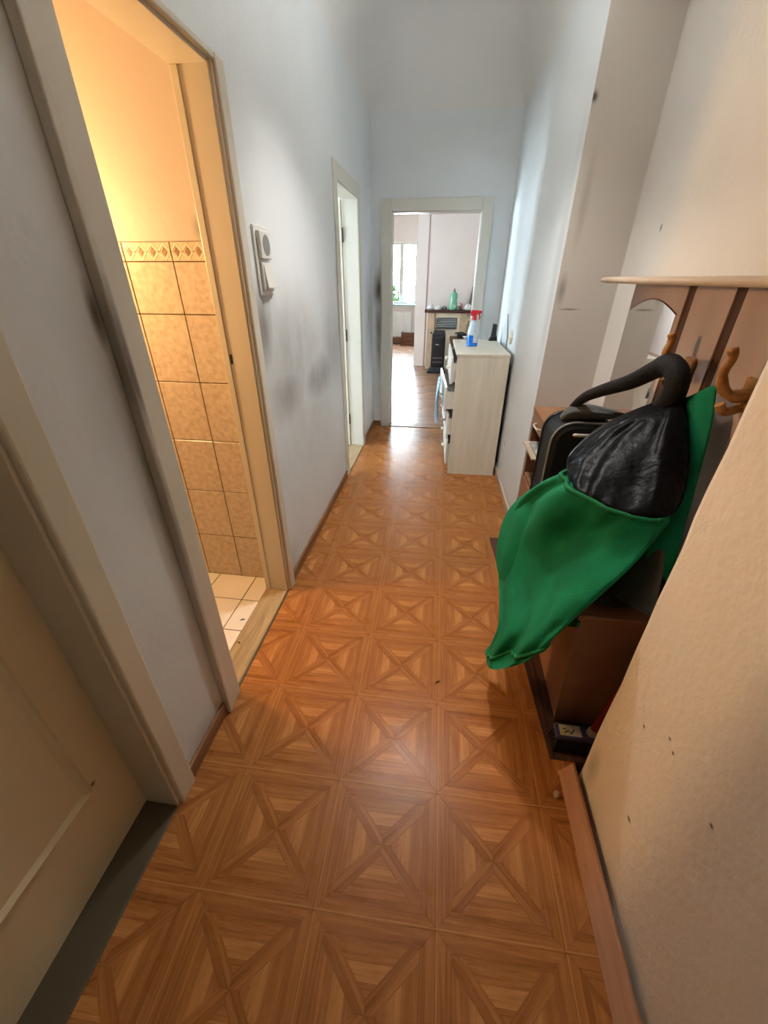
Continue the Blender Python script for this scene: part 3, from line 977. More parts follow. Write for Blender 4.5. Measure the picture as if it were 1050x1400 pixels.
gr = obj('grille', MB().box(-0.185, -0.17, fy0 + 0.015, fy0 + 0.04, 0.70, 0.885).box(0.17, 0.185, fy0 + 0.015, fy0 + 0.04, 0.70, 0.885)
         .box(-0.17, 0.17, fy0 + 0.015, fy0 + 0.04, 0.70, 0.712).box(-0.17, 0.17, fy0 + 0.015, fy0 + 0.04, 0.873, 0.885), M_STEEL, fp, 0.002)
obj('grille_back', MB().box(-0.17, 0.17, fy0 + 0.05, fy0 + 0.055, 0.712, 0.873), M_BLACK, gr)
for k in range(5):
    z = 0.730 + k * 0.030
    obj('slat', MB().extrude([(-0.17, fy0 + 0.018, z), (-0.17, fy0 + 0.038, z + 0.012), (-0.17, fy0 + 0.038, z + 0.016), (-0.17, fy0 + 0.018, z + 0.005)], (0.34, 0, 0)), M_RADW_S, gr)
# black heater before the fireplace
sy = fy0 - 0.36
st = thing('heater', 'tall black heater standing before the beige fireplace', 'heater', (-0.10, sy + 0.12, 0))
sx0, sx1 = -0.235, 0.005
obj('base', MB().extrude([(sx0 - 0.06, sy - 0.06, 0.0), (sx1 + 0.04, sy - 0.06, 0.0), (sx1 + 0.04, sy + 0.24, 0.0), (sx0 - 0.06, sy + 0.24, 0.0)], (0, 0, 0.035)), M_STOVE, st, 0.01)
obj('base_skirt', MB().rings([[(sx0 - 0.04, sy - 0.045, 0.035), (sx1 + 0.025, sy - 0.045, 0.035), (sx1 + 0.025, sy + 0.22, 0.035), (sx0 - 0.04, sy + 0.22, 0.035)],
                              [(sx0, sy, 0.10), (sx1, sy, 0.10), (sx1, sy + 0.2, 0.10), (sx0, sy + 0.2, 0.10)]]), M_STOVE, st, 0.004)
obj('body', MB().box(sx0, sx1, sy, sy + 0.2, 0.10, 0.62), M_STOVE, st, 0.02)
obj('top', MB().rings([[(sx0, sy, 0.62), (sx1, sy, 0.62), (sx1, sy + 0.2, 0.62), (sx0, sy + 0.2, 0.62)],
                       [(sx0 + 0.03, sy + 0.05, 0.70), (sx1 - 0.02, sy + 0.05, 0.70), (sx1 - 0.02, sy + 0.2, 0.70), (sx0 + 0.03, sy + 0.2, 0.70)]]), M_STOVE, st, 0.008)
obj('front_panel', MB().box(sx0 + 0.03, sx1 - 0.03, sy - 0.012, sy + 0.002, 0.33, 0.60), M_BLACK, st, 0.006)
obj('badge', MB().box(sx0 + 0.07, sx0 + 0.13, sy - 0.0135, sy - 0.011, 0.475, 0.487), M_WPL, st)
for k in range(5):
    obj('vent_slat', MB().box(sx0 + 0.03, sx1 - 0.03, sy - 0.012, sy + 0.002, 0.14 + k * 0.036, 0.158 + k * 0.036), M_STEEL if k in (1, 3) else M_BLACK, st, 0.003)
obj('side_knob', MB().lathe([(0.014, 0), (0.014, 0.03), (0.008, 0.034)], (sx0, sy + 0.10, 0.66), 12, (-1, 0, 0)), M_BLACK, st)
# brown chest to the right of the heater
ch = thing('side_chest', 'reddish brown low chest to the right of the black heater', 'chest', (0.36, sy + 0.1, 0))
obj('body', MB().box(0.09, 0.66, sy - 0.10, fy0 - 0.02, 0.03, 0.56), M_BROWN, ch, 0.004)
obj('top', MB().box(0.075, 0.675, sy - 0.115, fy0 - 0.015, 0.56, 0.585), M_BROWN, ch, 0.004)
obj('plinth', MB().box(0.11, 0.64, sy - 0.08, fy0 - 0.04, 0.0, 0.03), M_MANT, ch)
for k in range(2):
    dr = obj('drawer', MB().box(0.11, 0.64, sy - 0.112, sy - 0.098, 0.06 + k * 0.25, 0.29 + k * 0.25), M_BROWN, ch, 0.004)
    obj('knob', MB().lathe([(0.006, 0), (0.006, 0.012), (0.013, 0.018), (0.008, 0.026)], (0.375, sy - 0.112, 0.175 + k * 0.25), 10, (0, -1, 0)), M_STEEL, dr)


def bowl(name, label, c, r, m, grp=None):
    o = obj(name, MB().lathe([(r * 0.45, 0), (r * 0.5, 0.005), (r * 0.95, r * 0.5), (r, r * 0.6), (r * 0.93, r * 0.6), (r * 0.45, 0.02)], c, 18), m, smooth=True)
    return tag(o, label, 'bowl', grp)


M_CHINA = mat('white_china', (0.72, 0.71, 0.69), 0.2, 0.03)
M_CLOTHW = mat('white_paper', (0.66, 0.64, 0.62), 0.7, 0.1, 20)
M_PINK = mat('pink_cloth', (0.52, 0.33, 0.30), 0.8, 0.2, 20)
bowl('bowl', 'white bowl on the brown chest behind the spray bottle', (0.36, sy - 0.02, 0.586), 0.07, M_CHINA)
hb = thing('hand_brush', 'small black hand brush on the chest behind the spray bottle', 'brush', (0.26, sy + 0.10, 0.586))
obj('brush_head', MB().box(0.20, 0.36, sy + 0.09, sy + 0.13, 0.587, 0.655), M_BLACK, hb, 0.01)
obj('brush_handle', MB().tube([(0.34, sy + 0.11, 0.65), (0.28, sy + 0.11, 0.675), (0.16, sy + 0.105, 0.66)], [0.014, 0.011, 0.012]), M_BLACK, hb)


def blob(name, c, r, m, label=None, cat=None, parent=None, amp=0.3, freq=3.0, seed=0, grp=None, nu=22, nv=14, flat=True):
    """crumpled lump"""
    mb = MB()
    rs = []
    for k in range(1, nv):
        t = math.pi * k / nv
        ring = []
        for i in range(nu):
            p = 2 * math.pi * i / nu
            d = Vector((math.sin(t) * math.cos(p), math.sin(t) * math.sin(p), math.cos(t)))
            s = 1 + amp * noise.noise(d * freq + Vector((seed, seed * 2, 0))) + amp * 0.5 * noise.noise(d * freq * 2.3 + Vector((0, seed, 5)))
            q = Vector((c[0] + d.x * r[0] * s, c[1] + d.y * r[1] * s, c[2] + d.z * r[2] * s))
            if flat:
                q.z = max(q.z, c[2] - r[2] * 0.62)
            ring.append(q)
        rs.append(ring)
    mb.rings(rs)
    o = obj(name, mb, m, parent, smooth=True, subdiv=1)
    if label:
        tag(o, label, cat, grp)
    return o


blob('crown_core', (-2.6, 17.5, -0.3), (1.0, 1.05, 1.55), M_LEAVES, parent=tree, amp=0.35, freq=2.5, seed=3, flat=False)

# on the mantel
mz = 1.005
my = fy0 + 0.10
M_GREEN_B = mat('green_bottle_plastic', (0.16, 0.42, 0.26), 0.25, 0.08)
M_CAP = mat('dark_bottle_cap', (0.10, 0.09, 0.08), 0.4)
gb = thing('detergent_bottle', 'green bottle with dark cap standing on the mantel', 'bottle', (0.10, my, mz))
prof = [(0.058, 0.0), (0.064, 0.01), (0.064, 0.09), (0.05, 0.15), (0.058, 0.20), (0.056, 0.25), (0.03, 0.285), (0.019, 0.29)]
rs = []
for r, h_ in prof:
    rs.append([Vector((0.10 + r * 1.1 * math.cos(a), my + r * 0.6 * math.sin(a), mz + h_)) for a in [2 * math.pi * i / 20 for i in range(20)]])
obj('bottle_body', MB().rings(rs), M_GREEN_B, gb, smooth=True)
obj('cap', MB().lathe([(0.021, 0.285), (0.021, 0.315), (0.010, 0.32), (0.009, 0.345)], (0.10, my, mz), 14), M_CAP, gb)
obj('bottle_label', MB().lathe([(0.0, 0.0), (0.034, 0.0), (0.034, 0.002), (0.0, 0.002)], (0.115, my - 0.0395, mz + 0.06), 16, (0, -1, 0)), mat('bottle_label', (0.30, 0.55, 0.36), 0.4), gb)
cl = [((-0.31, my, mz + 0.03), (0.06, 0.05, 0.045), M_CLOTHW, 'crumpled white paper at the left end of the mantel'),
      ((-0.17, my - 0.02, mz + 0.028), (0.06, 0.05, 0.04), M_CLOTHW, 'crumpled white paper in the middle of the cluttered mantel'),
      ((-0.06, my + 0.02, mz + 0.025), (0.045, 0.04, 0.035), M_STEEL, 'grey crumpled foil left of the green bottle'),
      ((0.225, my, mz + 0.045), (0.05, 0.05, 0.07), M_PINK, 'crumpled pink cloth right of the green bottle'),
      ((0.36, my - 0.03, mz + 0.04), (0.06, 0.045, 0.06), M_CLOTHW, 'crumpled white cloth at the right end of the mantel')]
for n, (c, r, m, lb) in enumerate(cl):
    blob('paper' if m is M_CLOTHW and n < 2 else 'foil' if m is M_STEEL else 'cloth', c, r, m, lb, 'paper' if n < 2 else 'foil' if n == 2 else 'cloth', amp=0.5, seed=n * 3.1)
cu = thing('cup', 'dark cup on the mantel beside the pink cloth', 'cup', (0.19, my - 0.07, mz))
obj('cup_body', MB().lathe([(0.02, 0), (0.026, 0.01), (0.03, 0.07), (0.026, 0.07), (0.018, 0.01)], (0.19, my - 0.07, mz), 16), M_CAP, cu, smooth=True)
obj('cup_handle', MB().tube(smooth_path([(0.218, my - 0.07, mz + 0.055), (0.242, my - 0.07, mz + 0.045), (0.236, my - 0.07, mz + 0.022), (0.215, my - 0.07, mz + 0.018)], 4), 0.004), M_CAP, cu)
for n, (dx, tz, lb) in enumerate(((0.0, 0.50, 'taller dark stick leaning on the wall above the mantel'), (-0.03, 0.36, 'shorter dark stick leaning on the wall above the mantel'))):
    tag(obj('stick', MB().tube([(0.40 + dx, RY1 - 0.07, mz + 0.004), (0.455 + dx, RY1 - 0.012, mz + tz)], [0.010, 0.006]), M_CAP), lb, 'stick')
# dried flowers behind the spray bottle
fl = thing('dried_flowers', 'yellowish dried flowers in a vase behind the spray bottle', 'flowers', (0.36, sy + 0.16, 0.586))
M_DRY = mat('dried_flower', (0.45, 0.36, 0.15), 0.8, 0.35, 30)
obj('vase', MB().lathe([(0.03, 0), (0.045, 0.03), (0.045, 0.10), (0.022, 0.16), (0.028, 0.18)], (0.42, sy + 0.2, 0.586), 16), M_TAN, fl, smooth=True)
for k in range(9):
    a = k * 2.4
    top = Vector((0.42 + 0.055 * math.cos(a), sy + 0.2 + 0.05 * math.sin(a), 0.586 + 0.24 + 0.02 * (k % 4)))
    s_ = obj('stem', MB().tube([(0.42, sy + 0.2, 0.70), top], 0.003, 5), M_DRY, fl)
    blob('flower', top, (0.028, 0.028, 0.026), M_DRY, parent=s_, seed=k, nu=10, nv=7, flat=False)

# under the far window: radiator and a small wooden box
M_RADW = mat('radiator_enamel', (0.66, 0.66, 0.63), 0.35, 0.03)
ra = thing('radiator', 'white panel radiator below the far window', 'radiator', (-1.25, RY2 - 0.08, 0.15))
obj('panel', MB().box(-1.85, -0.90, RY2 - 0.11, RY2 - 0.05, 0.17, 0.76), M_RADW, ra, 0.01)
for k in range(22):
    x_ = -1.82 + k * 0.042
    obj('rib', MB().box(x_, x_ + 0.026, RY2 - 0.116, RY2 - 0.109, 0.21, 0.72), M_RADW, ra, 0.003, seg=1)
for x_ in (-1.7, -1.0):
    obj('bracket', MB().box(x_ - 0.02, x_ + 0.02, RY2 - 0.05, RY2 - 0.0, 0.20, 0.72), M_RADW, ra)
    obj('foot', MB().box(x_ - 0.012, x_ + 0.012, RY2 - 0.10, RY2 - 0.06, 0.0, 0.17), M_RADW, ra)
cr = thing('wooden_crate', 'small dark wooden crate on the floor before the radiator', 'crate', (-0.93, RY2 - 0.33, 0))
cy0, cy1 = RY2 - 0.45, RY2 - 0.20
for k in range(3):
    for yq in (cy0, cy1 - 0.015):
        obj('slat', MB().box(-1.10, -0.72, yq, yq + 0.015, 0.02 + k * 0.095, 0.095 + k * 0.095), M_BROWN, cr, 0.002)
    for xq in (-1.10, -0.735):
        obj('slat', MB().box(xq, xq + 0.015, cy0 + 0.016, cy1 - 0.016, 0.02 + k * 0.095, 0.095 + k * 0.095), M_BROWN, cr, 0.002)
for xq in (-1.112, -0.731):
    for yq in (cy0 - 0.011, cy1 - 0.008):
        obj('corner_post', MB().box(xq, xq + 0.022, yq, yq + 0.018, 0.0, 0.31), M_MANT, cr, 0.002)
obj('bottom', MB().box(-1.08, -0.74, cy0 + 0.016, cy1 - 0.016, 0.02, 0.03), M_BROWN, cr)

# ------------------------------------------------------------------ switch plates
sp = thing('switch_plate', 'white two-gang plate with socket and rocker switch beside bathroom frame', 'switch', (LX, 1.85, 1.56))
obj('plate', MB().box(LX, LX + 0.010, 1.785, 1.925, 1.435, 1.678), M_WPL, sp, 0.004)
so = obj('socket', MB().box(LX + 0.010, LX + 0.026, 1.803, 1.907, 1.565, 1.660), M_WPL, sp, 0.004)
obj('socket_recess', MB().lathe([(0.036, 0.0), (0.036, 0.001), (0.030, 0.0015)], (LX + 0.0255, 1.86, 1.612), 24, (1, 0, 0)), M_WPL_D, so)  # raised disc, the recess's shade is put into its grey
ro = obj('rocker_frame', MB().box(LX + 0.010, LX + 0.022, 1.803, 1.907, 1.453, 1.553), M_WPL, sp, 0.004)
obj('rocker', MB().extrude([(LX + 0.020, 1.815, 1.462), (LX + 0.034, 1.815, 1.462), (LX + 0.024, 1.815, 1.544), (LX + 0.020, 1.815, 1.544)], (0, 0.08, 0)), M_WPL, ro, 0.002)

yo = 3.60
xo = rwall(yo)
ol = thing('wall_socket', 'yellowed octagonal outlet on the right wall above the white cabinet', 'outlet', (xo, yo, 1.09))
M_IVORY = mat('yellowed_plastic', (0.52, 0.49, 0.38), 0.4, 0.06)
obj('plate', MB().lathe([(0.052, 0), (0.052, 0.012), (0.044, 0.020)], (xo, yo, 1.092), 8, (-1, 0, 0)), M_IVORY, ol)
obj('insert', MB().lathe([(0.026, 0.018), (0.026, 0.024), (0.018, 0.020)], (xo, yo, 1.092), 20, (-1, 0, 0)), M_IVORY, ol)
yc = 3.80
tag(obj('cable', MB().tube([(rwall(yc + .13) - 0.005, yc + 0.13, 1.235), (rwall(yc + .02) - 0.005, yc + 0.02, 1.10), (rwall(yc) - 0.005, yc - 0.03, 1.00), (rwall(yc) - 0.005, yc - 0.03, 0.5)], 0.0035, 6), M_WPL_D),
    'thin grey cable running down the right wall behind the cabinet', 'cable')

# ------------------------------------------------------------------ white chest of drawers
M_LAM = wood_mat('cream_laminate', (0.60, 0.56, 0.46), (0.68, 0.635, 0.53), 0.4, 'Object', (26, 26, 2), bump=0.02)
M_LAM_W = mat('white_laminate_edge', (0.68, 0.66, 0.60), 0.35, 0.04)
CA = math.atan2(0.505 - 0.548, 2.09) * -1 + 0.008
cab = thing('chest_of_drawers', 'cream laminate chest of drawers against the right corridor wall', 'cabinet', (0.105, 3.325, 0))
cab.rotation_euler = (0, 0, CA)


def cobj(name, mb, m, parent, bevel=0.0, **kw):
    """geometry in the cabinet's own axes (x to the wall, y along the corridor)"""
    o = obj(name, mb, m, None, bevel, **kw)
    o.parent = parent
    return o


CL, CD, CH = 0.86, 0.392, 1.0
cobj('side_panel', MB().box(0, CD, 0, 0.018, 0, CH - 0.018), M_LAM, cab, 0.001)
cobj('side_panel', MB().box(0, CD, CL - 0.018, CL, 0, CH - 0.018), M_LAM, cab, 0.001)
cobj('top_panel', MB().box(-0.006, CD + 0.002, -0.004, CL + 0.004, CH - 0.018, CH), M_LAM, cab, 0.0015)
cobj('edge_strip', MB().box(-0.0085, -0.006, -0.004, CL + 0.004, CH - 0.018, CH), M_LAM_W, cab)
cobj('edge_strip', MB().box(-0.0025, 0.0, 0.0, 0.018, 0, CH - 0.018), M_LAM_W, cab)
cobj('back_panel', MB().box(CD - 0.006, CD, 0.018, CL - 0.018, 0.02, CH - 0.018), M_WPL_D, cab)
cobj('plinth', MB().box(0.02, 0.036, 0.018, CL - 0.018, 0, 0.06), M_LAM_W, cab)
cobj('bottom_panel', MB().box(0.0, CD - 0.006, 0.018, CL - 0.018, 0.06, 0.078), M_LAM, cab)
for z0, z1, pull, sk in ((0.765, 0.965, 0.028, 0.0), (0.545, 0.745, 0.060, 0.03), (0.325, 0.525, 0.028, 0.02), (0.085, 0.305, 0.018, 0.0)):
    fr = MB().extrude([(-pull, 0.022, z0), (-pull - 0.016, 0.022, z0 - sk * 0.2), (-pull - 0.016, 0.022, z1 - sk * 0.2), (-pull, 0.022, z1)], (-sk, CL - 0.044, 0))
    d_ = cobj('drawer', fr, M_LAM_W, cab, 0.002)
    cobj('drawer_box', MB().box(-pull, 0.30, 0.035, 0.047, z0 + 0.02, z1 - 0.04).box(-pull, 0.30, CL - 0.047, CL - 0.035, z0 + 0.02, z1 - 0.04).box(-pull, 0.30, 0.047, CL - 0.047, z0 + 0.02, z0 + 0.028), M_LAM_W, d_)
    for yk in (0.20, CL - 0.20):
        cobj('knob', MB().lathe([(0.007, 0), (0.007, 0.012), (0.016, 0.02), (0.015, 0.03), (0.006, 0.034)], (-pull - 0.016 - sk * 0.5 + 0.002, yk, (z0 + z1) / 2), 14, (-1, 0, 0)), M_LAM_W, d_, smooth=True)
# light blue cloth hanging out of the second drawer
M_BLUECL = mat('light_blue_cloth', (0.40, 0.62, 0.80), 0.8, 0.15, 20, bump=0.2, bscale=40)
mb = MB()
rs = []
for k in range(11):
    t = k / 10
    z = 0.745 - 0.30 * t
    row = []
    for i in range(9):
        s = i / 8
        yy_ = 3.40 + 0.34 * s + 0.02 * math.sin(t * 3)
        dr = 0.012 * math.sin(s * 14 + t * 2) + 0.010
        row.append((0.105 - 0.115 - dr - 0.012 * math.sin(t * math.pi) + 0.0 * s, yy_, z - 0.05 * math.sin(s * math.pi * 1.2 + 0.4) * t))
    rs.append(row)
mb.rings(rs, False, False, False)
bcl = obj('cloth', mb, M_BLUECL, smooth=True)
bcl.modifiers.new('thickness', 'SOLIDIFY').thickness = 0.004
tag(bcl, 'light blue cloth hanging out of an open cabinet drawer', 'cloth')

# spray bottle on top
SB = Vector((0.226, 3.755, 1.0))
sb = thing('spray_bottle', 'clear spray bottle with blue liquid and red trigger on white cabinet', 'bottle', SB)
M_SPB = mat('clear_pale_bottle', (0.55, 0.66, 0.74), 0.15, 0.08, 30)
M_LIQ = mat('blue_liquid', (0.01, 0.16, 0.62), 0.15, 0.1)
M_RED = mat('red_plastic', (0.55, 0.02, 0.03), 0.35, 0.1)
def oval(prof, kx=1.0, ky=0.62):
    return [[SB + Vector((r * kx * math.cos(a), r * ky * math.sin(a), h_)) for a in [2 * math.pi * i / 24 for i in range(24)]] for r, h_ in prof]
obj('liquid_part', MB().rings(oval([(0.040, 0.0), (0.045, 0.005), (0.045, 0.085)])), M_LIQ, sb, smooth=False)
obj('bottle_body', MB().rings(oval([(0.0448, 0.085), (0.045, 0.10), (0.042, 0.135), (0.030, 0.175), (0.019, 0.20), (0.014, 0.206)])), M_SPB, sb, smooth=True)
obj('bottle_label', MB().extrude([SB + Vector((0.004, -0.0285, 0.03)), SB + Vector((0.040, -0.0225, 0.03)), SB + Vector((0.038, -0.0225, 0.12)), SB + Vector((0.004, -0.0285, 0.12))], (0, -0.002, 0)), mat('pale_label', (0.62, 0.68, 0.74), 0.4, 0.3, 60), sb)
obj('dip_tube', MB().tube([SB + Vector((0.004, 0, 0.20)), SB + Vector((0.008, -0.026, 0.12))], 0.003, 6), M_WPL, sb)
obj('collar', MB().lathe([(0.019, 0.200), (0.019, 0.226), (0.014, 0.23)], SB, 16), M_RED, sb)
hd = obj('trigger_head', MB().extrude([SB + Vector((-0.030, -0.013, 0.232)), SB + Vector((0.012, -0.013, 0.226)), SB + Vector((0.018, -0.013, 0.246)), SB + Vector((0.055, -0.013, 0.250)), SB + Vector((0.055, -0.013, 0.272)), SB + Vector((-0.028, -0.013, 0.276)), SB + Vector((-0.036, -0.013, 0.256))], (0, 0.026, 0)), M_RED, sb, 0.004)
obj('trigger', MB().tube(smooth_path([SB + Vector((0.026, 0, 0.252)), SB + Vector((0.040, 0, 0.235)), SB + Vector((0.040, 0, 0.205))], 4), 0.006, 8), M_RED, hd)
# black cordless handset standing at the far end
hs = thing('handset', 'small black handset standing on the cabinet against the far wall', 'handset', (0.435, 4.14, 1.0))
obj('cradle', MB().extrude([(0.395, 4.12, 1.0), (0.475, 4.12, 1.0), (0.465, 4.12, 1.045), (0.412, 4.12, 1.035)], (0, 0.06, 0)), M_BLACK, hs, 0.004)
obj('handset_body', MB().extrude([(0.412, 4.135, 1.03), (0.46, 4.135, 1.03), (0.462, 4.165, 1.135), (0.422, 4.165, 1.14)], (0, 0.025, 0)), M_BLACK, hs, 0.006)

# ------------------------------------------------------------------ niche: coat rack with mirror and hat shelf
M_RACK = mat('mauve_brown_board', (0.44, 0.33, 0.285), 0.5, 0.12, 5, stretch=(1, 1, 0.3))
M_STRIP = wood_mat('dark_strip_wood', (0.055, 0.022, 0.012), (0.10, 0.045, 0.022), 0.4, 'Object', (40, 40, 3))
M_HOOK = wood_mat('honey_wood', (0.26, 0.115, 0.035), (0.40, 0.20, 0.07), 0.35, 'Object', (20, 20, 20))
M_SHELF = wood_mat('pale_shelf_wood', (0.40, 0.31, 0.23), (0.52, 0.42, 0.32), 0.35, 'Object', (30, 3, 30))
M_MIRROR = mat('mirror_silver', (0.80, 0.80, 0.78), 0.03, 0.02, metal=1.0)
rk = thing('coat_rack', 'wall-mounted coat rack with hat shelf, arched mirror and wooden hooks', 'coat rack', (0.83, 1.6, 0.5))
for y0, y1 in ((1.725, 2.195), (1.455, 1.675), (1.185, 1.405), (0.93, 1.135)):
    obj('back_board', MB().box(0.820, 0.8385, y0, y1, 0.50, 1.482), M_RACK, rk, 0.002)
for y0, y1 in ((1.675, 1.725), (1.405, 1.455), (1.135, 1.185)):
    obj('dark_strip', MB().box(0.826, 0.8385, y0, y1, 0.50, 1.482), M_STRIP, rk)
mp = [(2.180, 0.62), (2.180, 1.375)]
for k in range(1, 16):
    t = k / 16
    mp.append((2.180 - 0.43 * t, 1.375 + 0.048 * math.sin(math.pi * t) + 0.012 * t))
mp += [(1.750, 1.387), (1.750, 0.62)]
obj('mirror', MB().extrude([(0.8195, a, b) for a, b in mp], (-0.004, 0, 0)), M_MIRROR, rk)
em = MB().tube([(0.8175, a, b) for a, b in mp[1:-1]], 0.0025, 6)
obj('mirror_edge', em, M_STRIP, rk)
shp = []
for k in range(9):
    t = math.pi * k / 8
    shp.append((0.668 - 0.011 * math.sin(t), 1.4945 - 0.0115 * math.cos(t)))
shp = [(0.8385, 1.483)] + shp + [(0.8385, 1.506)]
sm_ = MB()
rs = []
for y_, taper in ((0.88, 1), (2.10, 1), (2.18, 0.97), (2.215, 0.9)):
    rs.append([(0.8385 - (0.8385 - a) * taper, y_, 1.4945 + (b - 1.4945) * (1 if taper == 1 else 0.8)) for a, b in shp])
obj('hat_shelf', sm_.rings(rs), M_SHELF, rk)
for yb in (1.545, 1.215, 0.97):
    hk = obj('hook', MB().tube(smooth_path([(0.822, yb, 1.235), (0.775, yb, 1.228), (0.745, yb - 0.0, 1.245), (0.728, yb, 1.285), (0.735, yb, 1.325), (0.728, yb, 1.345)], 5),
                               [0.018] * 6 + [0.014] * 8 + [0.012] * 8 + [0.013] * 4), M_HOOK, rk, smooth=True)
    obj('hook_plate', MB().box(0.806, 0.8195, yb - 0.03, yb + 0.03, 1.185, 1.275), M_HOOK, hk, 0.008)
    obj('lower_peg', MB().tube(smooth_path([(0.815, yb, 1.20), (0.77, yb, 1.185), (0.75, yb, 1.205)], 4), 0.012), M_HOOK, hk)

# small chest with drawer and open compartment behind the suitcase
M_CH = wood_mat('red_brown_veneer', (0.20, 0.09, 0.045), (0.31, 0.155, 0.08), 0.38, 'Object', (4, 4, 30))
M_CH_D = wood_mat('dark_red_veneer', (0.12, 0.048, 0.025), (0.19, 0.085, 0.045), 0.42, 'Object', (4, 4, 30))
dx0, dx1, dy0, dy1 = 0.556, 0.836, 2.105, 2.472
hc = thing('hall_chest', 'reddish brown hall chest with drawer and open shelf in the niche corner', 'chest', ((dx0 + dx1) / 2, (dy0 + dy1) / 2, 0))
obj('top', MB().box(dx0 - 0.012, dx1, dy0 - 0.01, dy1, 0.834, 0.850), M_CH, hc, 0.002)
obj('side', MB().box(dx0, dx1, dy1 - 0.018, dy1, 0, 0.834), M_CH_D, hc, 0.001)
obj('side', MB().box(dx0, dx1, dy0, dy0 + 0.018, 0, 0.834), M_CH_D, hc, 0.001)
obj('back', MB().box(dx1 - 0.008, dx1, dy0 + 0.018, dy1 - 0.018, 0.03, 0.834), M_CH_D, hc)
obj('bottom', MB().box(dx0, dx1 - 0.008, dy0 + 0.018, dy1 - 0.018, 0.03, 0.05), M_CH_D, hc)
obj('shelf', MB().box(dx0 + 0.01, dx1 - 0.008, dy0 + 0.018, dy1 - 0.018, 0.728, 0.742), M_CH_D, hc)
obj('shelf', MB().box(dx0 + 0.004, dx1 - 0.008, dy0 + 0.018, dy1 - 0.018, 0.420, 0.436), M_CH, hc, 0.001)
dw = obj('drawer', MB().box(dx0 - 0.008, dx0 + 0.008, dy0 + 0.020, dy1 - 0.020, 0.746, 0.830), M_CH, hc, 0.003)
obj('handle', MB().tube(smooth_path([(dx0 - 0.008, 2.22, 0.788), (dx0 - 0.028, 2.235, 0.786), (dx0 - 0.028, 2.315, 0.786), (dx0 - 0.008, 2.33, 0.788)], 5), 0.005), M_IVORY, dw)
dw = obj('door', MB().box(dx0 - 0.008, dx0 + 0.008, dy0 + 0.020, dy1 - 0.020, 0.055, 0.415), M_CH, hc, 0.003)
obj('knob', MB().lathe([(0.006, 0), (0.006, 0.012), (0.014, 0.018), (0.010, 0.026)], (dx0 - 0.008, 2.36, 0.285), 12, (-1, 0, 0)), M_CH_D, dw)
pl = MB().box(dx0 - 0.045, dx0 + 0.17, 2.135, 2.425, 0.640, 0.652)
sh = obj('pull_out_tray', pl, M_SHELF, hc, 0.002)
obj('tray_support', MB().box(dx0 + 0.02, dx0 + 0.24, 2.124, 2.436, 0.622, 0.639), M_CH_D, sh)
tag(obj('magazine', MB().box(dx0 - 0.02, dx0 + 0.14, 2.16, 2.37, 0.653, 0.668), mat('magazine_paper', (0.34, 0.33, 0.31), 0.5, 0.4, 30), bevel=0.002), 'grey magazine lying on the hall chest tray', 'magazine')
tag(obj('power_cord', MB().tube(smooth_path([(0.545, 2.085, 0.43), (0.53, 2.11, 0.41), (0.505, 2.20, 0.33), (0.507, 2.19, 0.24), (0.52, 2.09, 0.17), (0.497, 2.0, 0.08), (0.485, 1.95, 0.005)], 6), 0.0045, 6), M_BLACK), 'thin black cord hanging in front of the hall chest', 'cord')

# black suitcase standing in the niche
M_CASE = mat('black_suitcase_fabric', (0.008, 0.010, 0.012), 0.6, 0.2, 30, bump=0.1, bscale=200, spec=0.2)
M_PIPE = mat('grey_piping', (0.14, 0.14, 0.135), 0.4, 0.1)
cx0, cx1, cz0, cz1, cya, cyb = 0.512, 0.815, 0.03, 0.945, 1.845, 2.06
def rrect(x0, x1, z0, z1, r, y, n=7):
    pts = []
    for cx, cz, a0 in ((x1 - r, z0 + r, -90), (x1 - r, z1 - r, 0), (x0 + r, z1 - r, 90), (x0 + r, z0 + r, 180)):
        for k in range(n + 1):
            a = math.radians(a0 + 90 * k / n)
            pts.append((cx + r * math.cos(a), y, cz + r * math.sin(a)))
    return pts
su = thing('suitcase', 'black upright suitcase with grey piping standing beside the hall chest', 'suitcase', (0.66, 1.95, 0))
R_ = 0.095
obj('case_body', MB().rings([rrect(cx0 + 0.02, cx1 - 0.02, cz0 + 0.02, cz1 - 0.02, R_ - 0.02, cya - 0.012), rrect(cx0, cx1, cz0, cz1, R_, cya), rrect(cx0, cx1, cz0, cz1, R_, cyb), rrect(cx0 + 0.02, cx1 - 0.02, cz0 + 0.02, cz1 - 0.02, R_ - 0.02, cyb + 0.01)]), M_CASE, su)
lp = rrect(cx0 - 0.002, cx1 + 0.002, cz0, cz1 + 0.002, R_, cya + 0.002)
obj('piping', MB().tube(lp + [lp[0]], 0.006, 8), M_PIPE, su, smooth=True)
lp = rrect(cx0 - 0.002, cx1 + 0.002, cz0, cz1 + 0.002, R_, cyb - 0.03)
obj('zip', MB().tube(lp + [lp[0]], 0.004, 6), M_BLACK, su)
obj('handle', MB().tube(smooth_path([(0.60, cya - 0.004, 0.895), (0.605, cya - 0.02, 0.898), (0.66, cya - 0.026, 0.90), (0.715, cya - 0.02, 0.898), (0.72, cya - 0.004, 0.895)], 5), 0.008), mat('silver_handle', (0.42, 0.40, 0.36), 0.35, 0.1, metal=0.3), su, smooth=True)
obj('front_pocket', MB().rings([rrect(cx0 + 0.035, cx1 - 0.035, 0.10, 0.52, 0.05, cya - 0.011), rrect(cx0 + 0.04, cx1 - 0.04, 0.105, 0.515, 0.045, cya - 0.03)]), M_CASE, su, 0.004)
for xw in (cx0 + 0.04, cx1 - 0.04):
    for yw in (cya + 0.04, cyb - 0.04):
        obj('wheel', MB().lathe([(0.022, -0.012), (0.024, 0), (0.022, 0.012)], (xw, yw, 0.024), 14, (1, 0, 0)), M_BLACK, su)
